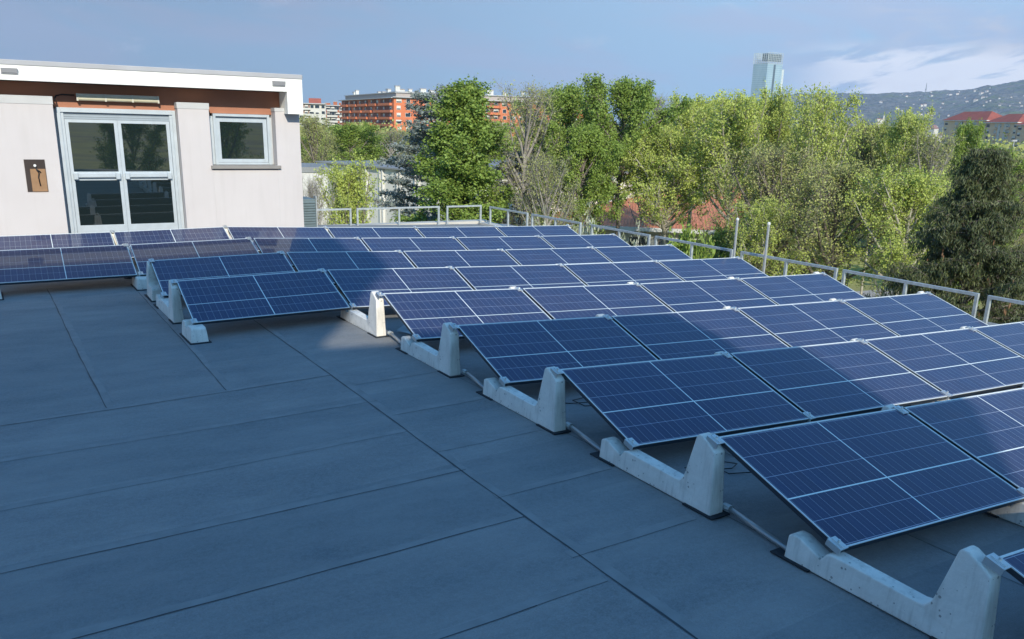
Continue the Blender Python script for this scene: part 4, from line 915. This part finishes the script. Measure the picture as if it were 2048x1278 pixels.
# villas dotted over the slope
hs = {}
simple('villa_wall', (0.74, 0.70, 0.62), .8, .1, .01); simple('villa_roof', (0.34, 0.17, 0.12), .8, .1, .01)
for k, (w_, d_, h_) in enumerate([(16, 12, 8), (26, 13, 9), (12, 10, 10)]):
    mb = MB().box(-w_/2, w_/2, -d_/2, d_/2, -6, h_, 0).add([(-w_/2-.8, -d_/2-.8, h_+.05), (w_/2+.8, -d_/2-.8, h_+.05), (w_/2+.8, d_/2+.8, h_+.05), (-w_/2-.8, d_/2+.8, h_+.05), (-w_/4, 0, h_+3.5), (w_/4, 0, h_+3.5)], [(0, 1, 5, 4), (1, 2, 5), (2, 3, 4, 5), (3, 0, 4)], 1)
    hs[k] = mb.mesh('hill_house', ['villa_wall', 'villa_roof'])
rgv = random.Random(12); n = 0
while n < 125:
    u = rgv.choice([rgv.uniform(1690, 2048), rgv.uniform(1800, 2048), rgv.uniform(1345, 1400)]); i = int((u-1190)/(2240-1190)*(nu-1)); j = int(rgv.random()**1.1*(nd-4))+2
    p_ = vv[j*nu+i]; 
    if j > nd*.93: continue
    o = link('hill_house', hs[rgv.randrange(3)], None, (p_[0], p_[1], p_[2]), (0, 0, rgv.uniform(-.5, .9)), [rgv.choice([.4, .5, .6, .9])]*3)
    band_ = 'low on' if j < nd*.3 else 'halfway up' if j < nd*.65 else 'high on'
    side_ = 'left of the broad yellow-green tree' if u < 1500 else 'above the yellow-green treetops' if u < 1880 else 'above the cream apartment towers'
    tag(o, 'tiny pale villa %s the wooded hillside, %s' % (band_, side_), 'house', 'villas %s the hillside %s' % (band_, side_)); n += 1
# church and radio mast
q = at(1762, 238, 2900); t = thing('church', 'small pale church with a pointed spire at the foot of the hill', 'church', (q.x, q.y, GZ), (0, 0, -.4))
zc_ = q.z-GZ; MB().box(-14, 6, -5, 5, 0, zc_-1).obj('nave', 'villa_wall', t); MB().box(6.01, 10, -2, 2, 0, zc_+5).obj('tower', 'villa_wall', t)
MB().add([(6, -2, zc_+5.01), (10, -2, zc_+5.01), (10, 2, zc_+5.01), (6, 2, zc_+5.01), (8, 0, zc_+14)], [(0, 1, 4), (1, 2, 4), (2, 3, 4), (3, 0, 4)]).obj('spire', 'villa_wall', t)
MB().add([(-14.5, -5.5, zc_-.9), (6, -5.5, zc_-.9), (6, 5.5, zc_-.9), (-14.5, 5.5, zc_-.9), (-14.5, 0, zc_+2), (6, 0, zc_+2)], [(0, 1, 5, 4), (2, 3, 4, 5), (3, 0, 4), (1, 2, 5)]).obj('roof', 'villa_roof', t)
q = at(1850, 190, 5500); q2 = at(1850, 166, 5500); hm = q2.z-q.z
t = thing('radio_mast', 'thin lattice radio mast on the crest of the wooded hill', 'mast', (q.x, q.y, q.z-8))
mb = MB(); w0 = 5
for sx, sy in ((-1, -1), (1, -1), (1, 1), (-1, 1)): mb.tube([(sx*w0, sy*w0, 0), (sx*1.2, sy*1.2, hm*.7), (sx*.7, sy*.7, hm+8)], .7, 4)
for k in range(9):
    z_ = (hm+8)*k/9; z2_ = (hm+8)*(k+1)/9; a_ = w0*(1-k/9)+.8; b_ = w0*(1-(k+1)/9)+.8; mb.tube([(-a_, -a_, z_), (b_, -b_, z2_)], .4, 3).tube([(a_, -a_, z_), (-b_, -b_, z2_)], .4, 3)
mb.obj('lattice', 'rib_metal', t); MB().box(-3, 3, -3, 3, hm*.55, hm*.6).obj('antenna_platform', 'rib_metal', t)
# floodlight masts
for (u, vt, d, lb) in ((2028, 283, 210, 'tall slim floodlight mast in front of the cream tower cut by the edge'), (1998, 300, 190, 'shorter slim lamp mast left of the tall floodlight mast')):
    q = at(u, vt, d); t = thing('floodlight_mast', lb, 'mast', (q.x, q.y, GZ)); h = q.z-GZ
    MB().tube([(0, 0, 0), (0, 0, h)], [.22, .12], 8).obj('pole', 'galvanised', t); MB().box(-.9, .9, -.15, .15, h, h+.35).obj('lamp_head', 'coping', t)
# town houses at the foot of the hills
for k in range(26):
    u = rgv.uniform(1715, 2048) if k < 20 else rgv.uniform(1330, 1380); d = rgv.uniform(2100, 3000); q = at(u, 250, d); s_ = rgv.uniform(.8, 1.5)
    o = link('town_house', hs[rgv.randrange(3)], None, (q.x, q.y, GZ+6*s_), (0, 0, rgv.uniform(-.5, .9)), (s_, s_, s_*rgv.uniform(.9, 2.0)))
    tag(o, 'small pale house in the distant town at the foot of the hills', 'house', 'distant town houses at the foot of the hills')

# ---------------------------------------------------------------- taller wing behind the viewer; it casts the big shadow on the roof
YC = -34.0; dd_ = (YC+20)/sd.y; sx_, sz_ = sd.x*dd_, sd.z*dd_
def cs(x, z): return (x+sx_, z+sz_)
t = thing('stair_wing', 'taller grey wing of the building behind the viewer that shades the roof', 'building', (0, 0, 0))
rotz = math.atan2(sd.x, -sd.y)       # walls run away from the sun
def slab(poly, depth, nm, mat):
    mb = MB(); n = len(poly); b_ = Vector((sd.x, sd.y)).normalized()*depth
    vs = [(x, YC, z) for x, z in poly]+[(x+b_.x, YC+b_.y, z) for x, z in poly]
    mb.add(vs, [tuple(range(n)), tuple(range(2*n-1, n-1, -1))]+[((i+1) % n, i, n+i, n+(i+1) % n) for i in range(n)]).obj(nm, mat, t)
simple('wing_wall', (0.26, 0.31, 0.37), .9, .05, .5)
slab([cs(-30, 6.82), cs(-3.70, 6.82), cs(-2.0, 6.62), cs(.35, 6.36), cs(.75, 5.95), cs(1.30, 4.60), cs(.66, 3.8), cs(.80, -18.5+2), cs(-30, -18.5+2)], .6, 'wall', 'wing_wall')
slab([cs(-30, 10.4), cs(-2.95, 10.4), cs(-2.32, 9.0), cs(-2.50, 8.75), cs(-3.62, 7.22), cs(-3.75, 6.82), cs(-30, 6.82)], .5, 'upper_wall', 'wing_wall')

# ---------------------------------------------------------------- air
hm_ = bpy.data.materials.new('haze'); hm_.use_nodes = True; ht = hm_.node_tree; ht.nodes.clear()
ho = ht.nodes.new('ShaderNodeOutputMaterial'); hv = ht.nodes.new('ShaderNodeVolumePrincipled'); ht.links.new(hv.outputs[0], ho.inputs['Volume'])
hv.inputs['Color'].default_value = (0.62, 0.78, 1.0, 1); hv.inputs['Density'].default_value = 0.00011; hv.inputs['Anisotropy'].default_value = 0.0
MATS['haze'] = hm_
HR = 6600
o = MB().box(CX-HR, CX+HR, CY-HR, CY+HR, GZ-1.5, 560).obj('haze', 'haze'); tag(o, kind='stuff')
